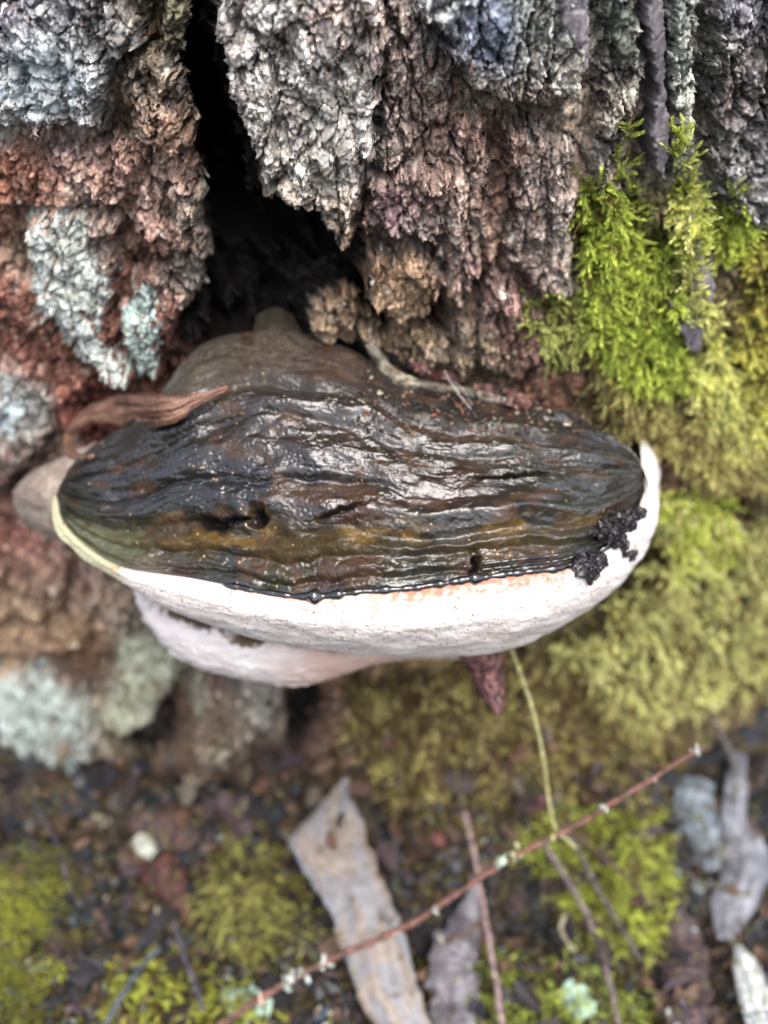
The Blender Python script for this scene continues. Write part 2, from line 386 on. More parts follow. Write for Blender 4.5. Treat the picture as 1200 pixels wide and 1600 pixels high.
def patch(name, poly, top, s, mat=M_BARK, rough=1.0, edge=4.2, jag=3.6, aniso=1.0, tilt=(0, 0), kind='plate', colf=None, lump=0.0, bury=2.0, parent=True, keep=-1.2):
    """one slab of bark (or crust of lichen, or cushion) raised off the trunk, with broken edges"""
    global H
    pp = px_poly(poly, top)
    a = np.array(pp); lo, hi = a.min(0) - 4 * MM, a.max(0) + 4 * MM
    i0, i1 = np.searchsorted(XS, lo[0]), np.searchsorted(XS, hi[0]); k0, k1 = np.searchsorted(ZS, lo[1]), np.searchsorted(ZS, hi[1])
    if i1 - i0 < 3 or k1 - k0 < 3: return None
    x, z = GX[k0:k1, i0:i1], GZ[k0:k1, i0:i1]; X, Z = x / MM, z / MM
    d = sdf(pp, x + jag * MM * fbm(X / 6, Z / 6, s + 5, 4, 0.6) * 1.3, z + jag * MM * fbm(X / 6, Z / 6, s + 6, 4, 0.6) * 1.3) / MM
    under = H[k0:k1, i0:i1]
    if kind == 'plate':
        r, g = relief(x, z, s, rough, aniso)
        cx, cz = a.mean(0)
        body = top * MM + r + tilt[0] * (x - cx) + tilt[1] * (z - cz) - 0.5 * MM * sstep(4, 0, d)
        k = sstep(-0.3, edge, d + 0.9 * fbm(X / 2.4, Z / 2.4, s + 8, 3))
        if rough > 0.2:      # the broken edge steps down in layers
            q_ = k * 4 + 0.8 * fbm(X / 3, Z / 3, s + 9, 2); q_ = (np.floor(q_) + sstep(0.3, 0.7, q_ - np.floor(q_))) / 4; k = np.clip(0.35 * k + 0.65 * q_, 0, 1) * (d > -0.2)
        h = np.maximum(core_h[k0:k1, i0:i1] - bury * MM, -0.020) * (1 - k) + body * k
    elif kind == 'crust':
        f1, f2, rid, ox, oz = worley(X / 1.5, Z / 1.5, s); f1b, f2b, rb, _, _ = worley(X / 0.8, Z / 0.8, s + 3)
        g = 0.85 + 0.3 * rid
        d = d - 1.3 * np.clip(fbm(X / 2.2, Z / 2.6, s + 15, 4) + 0.12, 0, 1) * 4 * sstep(6, 0, d) - 6 * np.clip(fbm(X / 5, Z / 6, s + 16, 3) - 0.32, 0, 1)
        t = 0.35 + 0.3 * rid + 0.2 * rb + 0.3 * fbm(X / 4, Z / 4, s, 2) - 0.3 * sstep(0.08, 0, f2 - f1)
        k = sstep(-0.2, 0.8, d)
        h = under + (t * k - 0.9 * (1 - k)) * MM
    else:   # cushion
        g = 0.7 + 0.6 * _hash(np.floor(X / 1.1), np.floor(Z / 1.1), s)
        k = sstep(-0.5, 9, d)
        u = under.copy()
        for _ in range(14):
            u[1:-1, 1:-1] = (u[:-2, 1:-1] + u[2:, 1:-1] + u[1:-1, :-2] + u[1:-1, 2:]) / 4
        h = u * k + under * (1 - k) + k * (lump + lump * 1.5 * fbm(X / 9, Z / 9, s, 3)) * MM - 1.0 * (1 - k) * MM + 0.5 * MM * fbm(X, Z, s + 1, 2) * k
    P = world_pos(x, z, h, 0.9 if kind == 'plate' and rough > 0.2 else 0.25, s)
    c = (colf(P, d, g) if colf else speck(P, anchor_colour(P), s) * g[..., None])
    if kind == 'plate':
        kk = sstep(-3 * MM, -9 * MM, h)[..., None]; c = c * (1 - kk) + lin((28, 24, 22)) * kk  # sunken plate sides get painted-in shade, near-black
    mask = d > keep
    F = grid_faces(*x.shape, mask)
    if len(F) == 0: return None
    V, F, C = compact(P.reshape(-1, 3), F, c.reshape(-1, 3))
    H[k0:k1, i0:i1] = np.where(d > 0, np.maximum(under, h), under)
    if parent == 'raw': return V, F, C
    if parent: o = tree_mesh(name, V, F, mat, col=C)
    else:
        b = V.mean(0); o = mesh_from(name, V - b, F, mat, None, col=C); o.location = b
    return o

PLATES = [   # outline in the photograph, height above the inner bark in mm, tilt
 ([(-60,225),(40,222),(130,228),(205,205),(240,250),(190,330),(100,345),(-60,335)], 6, 1.0, (0,0)),
 ([(200,205),(285,195),(305,260),(320,330),(300,400),(240,420),(185,345),(215,270)], 9, 1.0, (0.1,0)),
 ([(250,395),(322,335),(332,400),(325,462),(285,500),(268,560),(245,605),(215,610),(180,540),(185,450)], 9, 0.9, (0.1,0)),
 ([(40,345),(110,335),(180,350),(185,430),(172,500),(190,560),(210,600),(205,615),(160,606),(95,520),(50,470),(25,400)], 12, 0.9, (0,0.0)),
 ([(-60,430),(30,430),(60,490),(105,550),(150,610),(120,650),(80,640),(40,600),(-60,580)], 4, 0.9, (0,0)),
 ([(-60,575),(20,570),(62,610),(82,660),(78,700),(20,765),(-60,775)], 9, 0.9, (0,0)),
 ([(-60,-60),(225,-60),(240,40),(205,90),(165,135),(155,214),(100,222),(-60,216)], 15, 1.1, (0,0.05)),
 ([(175,130),(215,80),(262,70),(296,175),(302,230),(288,270),(245,255),(200,215)], 12, 1.0, (0,0)),
 ([(225,-60),(300,-60),(296,60),(285,110),(250,85),(235,30)], 5, 1.0, (0,0)),
 ([(600,-40),(660,20),(705,70),(725,150),(765,190),(772,290),(760,400),(742,500),(694,482),(672,400),(690,300),(640,270),(575,290),(590,150)], 9, 1.05, (0,0)),
 ([(345,-60),(600,-60),(612,40),(600,150),(585,260),(568,330),(555,385),(530,420),(482,352),(430,338),(398,362),(402,300),(372,220),(345,140),(325,70)], 16, 1.1, (0,0.04)),
 ([(770,185),(860,195),(905,235),(908,300),(902,400),(912,475),(850,475),(805,440),(782,395),(795,300)], 9, 0.9, (0,0)),
 ([(690,490),(742,500),(772,425),(850,480),(880,560),(850,600),(780,605),(700,590),(700,545)], 7, 0.9, (0,0)),
 ([(640,-60),(925,-60),(928,100),(918,168),(865,175),(800,182),(752,160),(708,148),(698,85),(650,40)], 18, 1.1, (0,0.05)),
 ([(925,-60),(1005,-60),(1015,120),(990,230),(960,262),(930,210),(940,100)], 9, 1.0, (0,0)),
 ([(1035,-60),(1100,-60),(1098,150),(1090,280),(1050,305),(1040,150)], 10, 0.9, (0,0)),
 ([(1112,-60),(1290,-60),(1290,380),(1180,370),(1130,320),(1105,270)], 9, 1.0, (0,0)),
 ([(930,225),(985,235),(1020,290),(1010,330),(960,330),(905,300)], 6, 1.0, (0,0)),
 ([(570,285),(640,268),(705,262),(742,330),(728,400),(660,402),(585,380),(556,385)], 16, 0.9, (0,0.1)),
 ([(562,405),(620,395),(690,402),(702,445),(684,492),(652,528),(600,515),(565,470)], 13, 0.5, (0,0.0)),
 ([(470,478),(545,440),(590,490),(610,545),(560,562),(490,545)], 1, 1.0, (0,0)),
 ([(268,505),(325,470),(345,500),(330,545),(290,570),(255,605)], -6, 0.9, (0,0)),
 ([(590,515),(700,520),(705,575),(640,590),(590,560)], 5, 0.9, (0,0)),
 ([(-60,790),(60,790),(120,850),(100,960),(-60,975)], 6, 0.9, (0,0)),
 ([(110,845),(190,875),(240,920),(262,985),(200,1000),(105,975)], 8, 0.9, (0,0)),
 ([(-60,985),(60,985),(150,985),(140,1015),(40,1035),(-60,1030)], 10, 0.8, (0,0)),
 ([(-60,1045),(70,1050),(135,1085),(150,1190),(100,1225),(-60,1225)], 10, 0.9, (0,0)),
 ([(175,1000),(262,985),(285,1040),(275,1085),(235,1140),(190,1160),(150,1120),(180,1060)], 12, 0.8, (0,0)),
 ([(300,1075),(380,1065),(440,1090),(430,1150),(380,1210),(310,1230),(290,1150)], 9, 0.9, (0,0)),
 ([(520,1120),(610,1110),(640,1160),(600,1215),(530,1205)], 8, 0.8, (0,0)),
]
for n, (poly, top, rg, tilt) in enumerate(PLATES):
    patch('bark_plate', poly, top, 100 + n * 17, rough=rg, tilt=tilt, aniso=(0.9, 1.35, 1.1, 1.6)[n % 4] if n > 8 else 0.9)

def lichen_colour(c1, c2):
    f0 = flat_colour(c1, c2, 0.8)
    def f(P, d, g):
        X, Z = P[..., 0] / MM, P[..., 2] / MM
        k = sstep(0.1, 1.6, d + 2.0 * fbm(X / 1.6, Z / 1.6, 35, 3)) * sstep(-0.34, -0.06, fbm(X / 3.2, Z / 4.2, 36, 4) + 0.12 * (P[..., 2] > 0.12))
        return f0(P, d, g) * k[..., None] + anchor_colour(P) * (1 - k)[..., None]
    return f
def flat_colour(c1, c2=None, amt=0.5):
    c1 = lin(c1); c2 = lin(c2) if c2 is not None else c1 * 0.6
    def f(P, d, g):
        t = np.clip(0.5 + amt * fbm(P[..., 0] / MM / 5, P[..., 2] / MM / 5, 33, 3) * 2, 0, 1)[..., None]
        return (c1 * t + c2 * (1 - t)) * (0.7 + 0.3 * g)[..., None]
    return f
# smooth purplish slivers of outer bark
for poly, top in (([(878,-60),(922,-60),(926,60),(926,112),(905,125),(896,80),(876,40)], 19.5),
                  ([(1008,-60),(1036,-60),(1046,60),(1044,130),(1052,200),(1050,250),(1040,290),(1024,270),(1016,215),(1026,140),(1010,60)], 10),
                  ([(1072,365),(1096,350),(1102,400),(1122,450),(1110,500),(1082,480),(1068,430)], 13),
                  ([(1045,480),(1080,470),(1104,500),(1100,550),(1078,555),(1062,520)], 14)):
    patch('bark_strip', poly, top, int(top * 31), mat=M_STRIP, rough=0.09, jag=0.8, edge=0.9, colf=lambda P, d, g: flat_colour((124, 118, 122), (92, 86, 90))(P, d, g) * (1 + 0.5 * fbm(P[..., 0] / MM / 0.7, P[..., 2] / MM / 9, 37, 3) + 0.3 * fbm(P[..., 0] / MM / 2, P[..., 2] / MM / 2, 38, 3))[..., None])

# ------------------------------------------------------------------ lichens on the bark
LICH = [
 ([(170,30),(215,20),(240,70),(200,90),(165,70)], (168,168,166), (128,124,120), 'ash grey lichen crust on the top left block, beside the mossy gap'),
 ([(70,185),(150,180),(158,215),(100,226),(60,215)], (196,192,190), (150,144,140), 'pinkish white lichen along the lower edge of the top left block'),
 ([(455,130),(540,120),(560,200),(530,300),(470,250),(440,180)], (176,172,166), (140,134,124), 'large pale grey lichen bloom down the middle of the big central plate'),
 ([(960,0),(1000,10),(1005,110),(970,120),(950,60)], (136,144,130), (108,108,96), 'grey-green lichen between the two purplish slivers at top right'),
 ([(280,1080),(318,1070),(330,1110),(300,1135),(278,1120)], (150,152,136), (112,108,92), 'dull grey lichen on the trunk base just right of the yellowish one'),
 ([(15,335),(95,325),(145,340),(140,395),(175,425),(178,490),(160,520),(200,560),(222,618),(150,614),(95,560),(45,510),(32,455),(45,430),(18,385)], (206,214,208), (166,170,160), 'long mint-grey lichen streak running down the left bark plate to the dry leaf'),
 ([(195,450),(250,425),(260,490),(256,550),(232,612),(200,610),(170,530),(180,490)], (196,214,206), (160,172,160), 'blue-green lichen strip on red bark between the long streak and the cavity'),
 ([(0,85),(50,45),(105,55),(140,110),(125,170),(70,195),(0,165)], (208,218,220), (160,164,164), 'pale blue-white lichen patch on the top left bark block'),
 ([(-20,580),(22,590),(34,625),(10,640),(-20,640)], (196,204,200), (150,150,140), 'small white lichen at the left edge, level with the dry leaf'),
 ([(-20,640),(28,618),(42,650),(30,685),(-20,680)], (204,220,222), (160,168,166), 'bluish white lichen at left edge just under the smaller white lichen'),
 ([(300,285),(328,300),(332,370),(318,405),(302,360)], (158,172,156), (120,124,108), 'grey-green lichen on the rim of the dark crevice'),
 ([(-40,1045),(60,1045),(125,1085),(150,1150),(130,1225),(60,1215),(20,1160),(-40,1150)], (186,200,196), (136,140,128), 'large blurred blue-grey lichen low on the left trunk base'),
 ([(180,1000),(270,980),(290,1040),(250,1085),(235,1135),(175,1160),(145,1110),(185,1060)], (184,190,168), (136,134,112), 'yellowish grey lichen on trunk base left of the lower pale lobe'),
 ([(395,1090),(432,1085),(438,1120),(415,1135),(396,1120)], (176,176,166), (130,124,112), 'small round grey lichen dot under the lower lobe'),
 ([(538,1135),(580,1130),(592,1165),(560,1205),(540,1180)], (190,186,166), (140,130,110), 'cream lichen patch above the big grey leaf'),
 ([(318,1165),(352,1150),(372,1180),(350,1205),(322,1200)], (160,156,136), (110,100,84), 'dull cream lichen on the small plate below the lower lobe'),
 ([(1110,270),(1140,280),(1145,320),(1118,330)], (148,150,144), (110,108,104), 'small ash grey lichen beside the mossy groove at right'),
]
for n, (poly, c1, c2, lab) in enumerate(LICH):
    o = patch('lichen_patch', poly, 9, 900 + n * 23, mat=M_LICHEN, kind='crust', jag=4.2, colf=lichen_colour(c1, c2), parent=False, keep=-0.3)
    tag(o, lab, 'lichen')

# moss cushions (joined with their shoots further down)
def moss_col(c1, c2):
    f = flat_colour(c1, c2, 0.8)
    return lambda P, d, g: f(P, d, g) * (0.6 + 0.5 * g)[..., None]
CUSH = {
 'upper': [patch('c', p, 0, s_, kind='cushion', lump=l_, jag=3.5, colf=moss_col(a_, b_), parent='raw', keep=0) for p, l_, s_, a_, b_ in (
   ([(902,300),(935,275),(985,320),(1010,370),(1050,340),(1068,400),(1062,470),(1098,560),(1150,640),(1130,660),(1040,640),(950,600),(905,500),(896,400)], 3.0, 41, (70,80,24), (52,52,26)),
   ([(1110,330),(1180,335),(1260,400),(1260,760),(1130,720),(1090,560),(1150,520),(1150,420)], 3.0, 42, (86,90,34), (66,58,34)),
   ([(820,465),(895,462),(925,540),(930,600),(870,590),(828,530)], 1.5, 43, (80,84,44), (74,60,44)),
   ([(930,590),(1130,640),(1260,660),(1260,790),(1060,760),(980,690)], 3.0, 44, (82,78,38), (72,58,40)))],
 'lower': [patch('c', p, 0, s_, kind='cushion', lump=l_, jag=4, colf=moss_col(a_, b_), parent='raw', keep=0) for p, l_, s_, a_, b_ in (
   ([(1000,770),(1260,760),(1260,1080),(1120,1085),(1000,1150),(850,1010),(950,940),(1020,850)], 6.0, 45, (58,58,26), (52,42,28)),
   ([(530,1060),(860,1000),(1040,1130),(1100,1110),(1060,1290),(760,1330),(600,1260),(530,1180)], 5.5, 46, (82,74,40), (72,56,40)))],
}

# coarse rest of the trunk, round the back and above
nt_, nz_ = 160, 120
th = np.linspace(-math.pi, math.pi, nt_); zz = -0.12 + 2.6 * np.linspace(0, 1, nz_) ** 1.6
TH, ZZ = np.meshgrid(th, zz)
xs_, ys_ = np.sin(TH), -np.cos(TH)
r_ = 0.452 + 0.012 * fbm(TH * 14, ZZ * 9, 5, 3) + 0.03 * sstep(0.09, -0.05, ZZ)
front = sstep(0.212, 0.19, np.abs(xs_ * 0.45)) * (ys_ < 0) * sstep(0.385, 0.362, ZZ)
r_ = r_ - 0.14 * front - 0.001
V = np.stack([xs_ * r_, RT + ys_ * r_, ZZ], -1).reshape(-1, 3)
tree_mesh('trunk_body', V, grid_faces(nz_, nt_), M_BARK, col=np.tile(lin((104, 92, 82)), (len(V), 1)) * (0.6 + 0.8 * _hash(np.arange(len(V)), np.arange(len(V)) * 0, 4))[:, None])

# ------------------------------------------------------------------ ground
def ground_z(x, y):
    X, Y = x / MM, y / MM
    near = sstep(0.9, 0.4, np.hypot(x, y))
    return (-0.032 + (0.018 * fbm(X / 50, Y / 50, 201, 2) + 0.009 * fbm(X / 17, Y / 17, 202, 3) + 0.0022 * fbm(X / 4.5, Y / 4.5, 203, 3)) * (0.15 + 0.85 * near)
            + 0.02 * fbm(x / 3, y / 3, 204, 2) * (1 - near) + 0.010 * sstep(-0.09, -0.01, y) * near)
t = np.linspace(-1, 1, 480); ax = 0.22 * t + 30 * np.sign(t) * np.abs(t) ** 22
ay = -0.14 + ax
gx, gy = np.meshgrid(ax, ay)
gz = ground_z(gx, gy)
GC = np.stack([0.5 + fbm(gx / MM / 20, gy / MM / 20, 210, 3), 0.5 + fbm(gx / MM / 13, gy / MM / 13, 211, 3)], -1)
cA, cB, cC = lin((58, 50, 44)), lin((74, 64, 44)), lin((48, 52, 56))
k1 = sstep(0.35, 0.7, GC[..., 0])[..., None]; k2 = sstep(0.4, 0.7, GC[..., 1])[..., None]
gc = (cA * (1 - k1) + cB * k1) * (1 - k2) + cC * k2
gc = gc * 0.8 * (0.4 + 1.2 * _hash(np.round(gx / 0.0022), np.round(gy / 0.0022), 3))[..., None]
o = mesh_from('ground', np.stack([gx, gy, gz], -1).reshape(-1, 3), grid_faces(480, 480), M_GROUND, col=gc.reshape(-1, 3))
tag(o, 'dark damp forest floor of soil and crumbs at the foot of the trunk', kind='structure')

# ------------------------------------------------------------------ depth map used to stand things on what is already there
ZW, ZH = 800, 1040                                # covers px -200..1400, py -200..1880 at half resolution
zbuf = np.full((ZH, ZW), 9.0)
def splat(P):
    px, py, d = project(P.reshape(-1, 3))
    i = ((px + 200) / 2).astype(int); j = ((py + 200) / 2).astype(int)
    ok = (i >= 0) & (i < ZW) & (j >= 0) & (j < ZH) & (d > 0.05)
    np.minimum.at(zbuf, (j[ok], i[ok]), d[ok])
def fill():
    global zbuf
    for _ in range(6):
        h = zbuf > 8
        if not h.any(): break
        m = np.minimum.reduce([np.roll(zbuf, 1, 0), np.roll(zbuf, -1, 0), np.roll(zbuf, 1, 1), np.roll(zbuf, -1, 1)])
        zbuf = np.where(h, m, zbuf)
def depth_at(px, py, r=0):
    px, py = np.asarray(px, float), np.asarray(py, float)
    i = np.clip(((px + 200) / 2).astype(int), r, ZW - 1 - r); j = np.clip(((py + 200) / 2).astype(int), r, ZH - 1 - r)
    if r == 0: return zbuf[j, i]
    return np.minimum.reduce([zbuf[j + a, i + b] for a in (-r, 0, r) for b in (-r, 0, r)])
def on(px, py, lift=0.0, r=0):
    """the point of what is already built that lies behind this spot, lifted lift metres towards the camera"""
    d = depth_at(px, py, r)
    return at_depth(px, py, d - lift)

for o_ in list(COLL.objects):
    if o_.type == 'MESH' and o_.name != 'trunk_body' and o_.parent is tree or o_.name.startswith(('lichen', 'ground')):
        v_ = np.empty(len(o_.data.vertices) * 3, np.float32); o_.data.vertices.foreach_get('co', v_); v_ = v_.reshape(-1, 3).astype(float)
        splat(v_ + (np.array([0, 0.45, -0.04]) if o_.parent is tree else np.array(o_.location)))
for k_ in CUSH:
    for V_, F_, C_ in CUSH[k_]: splat(V_)
fill()
ztrunk = zbuf.copy()

# ------------------------------------------------------------------ the bracket fungus
fungus = empty('bracket_fungus', (0, 0, 0.2))
tag(fungus, 'large wet black bracket fungus with a thick white rim jutting from the trunk', 'fungus')
def fungus_mesh(name, V, F, mat, parent=None, **kw):
    o = mesh_from(name, np.asarray(V) - np.array([0, 0, 0.2]), F, mat, None, **kw); o.parent = parent or fungus; return o

def row(P, n):      # (px, py, y) -> world rows
    R = spline(P, n); return at_y(R[:, 0], R[:, 1], R[:, 2])
NC, NR = 760, 330
ROW_B = [(100,748,-.028),(150,700,-.022),(215,648,-.014),(262,598,-.008),(300,550,-.002),(350,525,.004),(430,516,.006),(500,528,.004),(560,552,.0),(620,592,-.006),(690,612,-.010),(770,620,-.012),(860,636,-.014),(935,668,-.018),(985,705,-.024),(1004,735,-.030)]
ROW_F = [(88,772,-.034),(100,815,-.044),(135,852,-.054),(195,886,-.064),(300,903,-.074),(400,922,-.082),(480,932,-.086),(560,924,-.087),(650,917,-.086),(740,903,-.084),(820,893,-.080),(885,884,-.075),(940,858,-.066),(985,812,-.052),(1004,772,-.042),(1006,745,-.034)]
ROW_M = [(84,776,-.034),(93,822,-.045),(130,860,-.056),(190,900,-.069),(290,935,-.080),(400,962,-.089),(500,980,-.093),(600,985,-.094),(700,982,-.093),(800,968,-.088),(880,945,-.081),(945,905,-.070),(1000,845,-.055),(1022,800,-.046),(1016,755,-.038),(1004,730,-.032)]
ROW_L = [(80,778,-.033),(88,828,-.044),(126,868,-.054),(186,905,-.064),(255,948,-.072),(380,993,-.080),(500,1015,-.083),(600,1025,-.083),(700,1026,-.081),(800,1012,-.077),(875,980,-.071),(948,932,-.062),(1005,868,-.050),(1029,805,-.042),(1022,756,-.036),(1002,726,-.031)]
B, Fm, Mm, Lm = row(ROW_B, NC), row(ROW_F, NC), row(ROW_M, NC), row(ROW_L, NC)
v = np.linspace(0, 1, NR)[:, None]
ys = v ** 0.92; zs = 1 - (0.25 * v + 0.75 * v ** 1.9)
cap = np.empty((NR, NC, 3))
cap[..., 0] = B[:, 0] * (1 - v ** 0.8) + Fm[:, 0] * v ** 0.8
cap[..., 1] = B[:, 1] * (1 - ys) + Fm[:, 1] * ys
cap[..., 2] = Fm[:, 2] + (B[:, 2] - Fm[:, 2]) * zs
mid = np.sin(np.linspace(0, 1, NC) * np.pi)[None, :] ** 0.7
cap[..., 2] += 0.009 * np.sin(v * np.pi) * mid
def normals(G):
    du = np.gradient(G, axis=1); dv = np.gradient(G, axis=0)
    n = np.cross(du, dv); n /= np.linalg.norm(n, axis=-1, keepdims=True) + 1e-12
    return n
n = normals(cap); n *= np.sign(n[..., 2:3] + 1e-9) * 1.0
PX, PY, _ = project(cap)
X, Y = cap[..., 0] / MM, cap[..., 1] / MM
VV = np.broadcast_to(v, PX.shape); U_ = np.broadcast_to(np.linspace(0, 1, NC)[None], PX.shape)
w = VV + 0.035 * fbm(X / 28, VV * 5, 301, 3) + 0.010 * fbm(X / 5, VV * 22, 302, 3)
hgt = np.zeros(PX.shape)
hgt += 2.6 * fbm(X / 22, VV * 6, 303, 3)
def bandr(c, wd): return np.exp(-((w - c) / wd) ** 2)
endf = sstep(0, 0.08, U_) * sstep(1, 0.93, U_)
hgt += endf * (1.3 * bandr(0.30, 0.035) - 1.3 * bandr(0.36, 0.02) + 1.2 * bandr(0.44, 0.03) - 1.1 * bandr(0.505, 0.015) + 1.0 * bandr(0.60, 0.05) - 1.4 * bandr(0.70, 0.014) * sstep(0.75, 0.45, U_)
     + 1.6 * bandr(0.77, 0.03) - 1.5 * bandr(0.845, 0.02) + 0.9 * bandr(0.885, 0.013) - 0.9 * bandr(0.915, 0.01) + 1.2 * bandr(0.95, 0.015) - 0.8 * bandr(0.975, 0.008))
calm = sstep(560, 680, PX) * sstep(960, 860, PX) * sstep(730, 770, PY) * sstep(870, 840, PY)    # smooth wet swelling at right
hgt += 2.4 * np.exp(-((PX - 800) / 190) ** 2 - ((PY - 800) / 42) ** 2)
hgt += 2.0 * np.exp(-((PX - 500) / 150) ** 2 - ((PY - 640) / 20) ** 2)
rgh = (1 - 0.75 * calm)
f1, f2, rid, ox, oy = worley(X / 2.6 + fbm(X / 3, Y / 3, 1, 2), Y / 1.5 + fbm(X / 3, Y / 3, 2, 2), 305)
f1b, f2b, ridb, oxb, oyb = worley(X / 1.1, Y / 0.8 + 0.4 * fbm(X / 2, Y / 2, 3, 2), 306)
hgt += rgh * (0.22 * sstep(0, 0.6, f2 - f1)) * sstep(-0.1, 0.25, fbm(X / 11, VV * 8, 333, 3)) + (0.25 + 0.75 * rgh) * (0.0 * ridb + 0.05 * sstep(0, 0.4, f2b - f1b))
hgt += 0.8 * fbm(X / 13, Y / 5, 307, 3, 0.45) * rgh + 0.2 * fbm(X / 1.3, Y / 0.9, 308, 3) * (0.3 + 0.7 * sstep(-0.1, 0.3, fbm(X / 14, VV * 9, 330, 2)))
hgt += 0.9 * fbm(X / 16, VV * 12, 331, 2)
lines = np.abs(fbm(X / 16, VV * 26, 309, 3)); hgt -= rgh * 0.4 * sstep(0.05, 0.0, lines) * sstep(0.2, 0.35, VV)
# two dark pits joined by a slit, and the cleft at the front edge
pit = np.zeros(PX.shape)
def blob(cx, cy, rx, ry, a=0.0):
    qx, qy = PX - cx + 7 * fbm(X / 2.5, Y / 2.5, 311, 3), PY - cy + 5 * fbm(X / 2.5, Y / 2.5, 312, 3)
    ca, sa = math.cos(a), math.sin(a)
    return np.exp(-(((qx * ca + qy * sa) / rx) ** 2 + ((-qx * sa + qy * ca) / ry) ** 2) ** 1.5)
pit = np.maximum.reduce([blob(326, 820, 24, 11, 0.1), blob(403, 808, 12, 15), 0.8 * blob(366, 812, 26, 4, -0.15), 0.8 * blob(742, 884, 6, 20), 0.5 * blob(530, 800, 40, 4, -0.35), 0.5 * blob(800, 744, 60, 3, -0.1)])
hgt -= 9 * pit
fade = sstep(0, 0.03, VV) * sstep(1.0, 0.985, VV) * sstep(0, 0.02, U_) * sstep(1, 0.98, U_)
capd = cap + n * (hgt * fade * MM)[..., None]
# colour: black crust, olive and rust bands, dry brown-grey zone at the back
ca = [(350,560,60,(112,100,86)),(440,545,60,(128,112,98)),(540,560,40,(122,98,84)),(300,590,40,(96,88,74)),(380,600,45,(60,54,48)),(480,600,50,(56,52,50)),(600,600,50,(64,56,50)),(700,640,60,(42,38,36)),(900,660,60,(42,42,42)),
 (250,680,60,(44,38,32)),(400,690,80,(50,38,28)),(560,670,60,(56,44,32)),(700,690,60,(60,50,34)),(820,700,70,(58,50,34)),(930,740,50,(54,50,40)),(600,740,80,(46,34,26)),(720,760,50,(70,44,30)),(560,800,30,(80,46,26)),(480,790,30,(62,38,26)),
 (200,760,80,(40,36,32)),(350,760,80,(36,34,34)),(480,760,60,(34,34,36)),(800,800,80,(44,44,40)),(680,820,50,(40,40,40)),(900,830,50,(58,58,44)),
 (300,848,50,(66,54,20)),(450,855,50,(72,56,16)),(560,862,40,(78,60,18)),(650,850,40,(56,46,20)),(790,852,36,(112,86,26)),(860,848,30,(92,80,38)),(720,850,40,(76,62,34)),(350,885,40,(42,40,28)),(440,905,26,(46,54,26)),(520,900,30,(58,34,22)),(640,888,40,(44,46,34)),(820,880,40,(36,40,42)),(200,850,30,(104,104,66)),(130,830,28,(130,132,96)),(120,790,22,(70,76,60)),(240,880,30,(96,82,60)),(280,892,18,(70,44,34))]
num = np.zeros(PX.shape + (3,)); den = np.full(PX.shape, 1e-3); num += np.array([0.012, 0.010, 0.009]) * 1e-3
wx, wy = PX + 26 * fbm(X / 9, Y / 5, 320, 3), PY + 14 * fbm(X / 9, Y / 5, 321, 3)
for a_, b_, r_c, cc in ca:
    ww = np.exp(-(((wx - a_) / 1.5) ** 2 + (wy - b_) ** 2) / (0.45 * r_c * r_c)); den += ww; num += ww[..., None] * lin(cc)
ccol = num / den[..., None]
ccol *= 0.7
rust = sstep(0.08, 0.35, fbm(X / 14, VV * 9, 322, 4)) * 0.75
amb = sstep(0.0, 0.3, fbm(X / 16, VV * 14, 360, 3)) * np.exp(-((w - 0.85) / 0.06) ** 2) * sstep(0.12, 0.25, U_) * sstep(0.93, 0.85, U_)
ccol = ccol * (1 - amb[..., None]) + amb[..., None] * lin((104, 80, 34))
ccol = ccol * (1 - rust[..., None]) + rust[..., None] * lin((76, 54, 38))
ccol *= (0.8 + 0.4 * ridb)[..., None] * 0.62
gold = (_hash(np.floor(X / 0.42), np.floor(Y / 0.42), 9) > 0.996) * (fbm(X / 10, VV * 8, 323, 3) > 0.05)
ccol = np.where(gold[..., None] > 0, lin((172, 140, 96)), ccol)
dry = np.clip(np.exp(-(((PX - 420) / 190) ** 2 + ((PY - 545) / 44) ** 2) ** 1.5) + sstep(0.08, 0.03, VV) + 0.8 * np.exp(-((PX - 110) / 40) ** 2 - ((PY - 800) / 60) ** 2), 0, 1)
dn = fbm(X / 2.2, Y / 2.2, 350, 4); capd = capd + n * (dry * fade * (0.5 * dn + 0.5 * fbm(X / 6, Y / 4, 351, 3)) * MM)[..., None]
ccol = ccol * (1 + dry * (0.9 * dn + 0.5 * fbm(X / 5, Y / 5, 352, 3)))[..., None]
ccol = ccol * (1 - 0.4 * dry)[..., None]
ccol = np.where(pit[..., None] > 0.3, lin((24, 20, 18)), ccol)
# the water film lies in bands and puddles; between them the crust is damp and dull
film = 0.9 * bandr(0.13, 0.07) + 1.0 * sstep(0.33, 0.42, w) * sstep(0.84, 0.76, w) + 0.9 * sstep(0.88, 0.92, w) - 0.55 * bandr(0.27, 0.06) - 0.4 * bandr(0.86, 0.035)
wetm = np.clip(0.42 + 0.6 * film + 0.9 * fbm(X / 13, VV * 12, 340, 4), 0.04, 1)
wetm = np.maximum(wetm, calm * 0.95)
wetm = wetm * (1 - 0.7 * rust)
M_CAP, nt, b = mat_base('wet_black_crust')
tcn = N(nt, 'ShaderNodeTexCoord'); cn = N(nt, 'ShaderNodeAttribute', attribute_name='Col').outputs['Color']
nn = N(nt, 'ShaderNodeTexNoise', Scale=1500.0, Detail=4.0, Roughness=0.7); L(nt, tcn.outputs['Object'], nn.inputs['Vector'])
cn = mul(nt, cn, ramp(nt, nn.outputs[0], [(0.35, 0.6), (0.66, 1.4)])); L(nt, cn, b.inputs['Base Color'])
wet = N(nt, 'ShaderNodeAttribute', attribute_name='Wet')
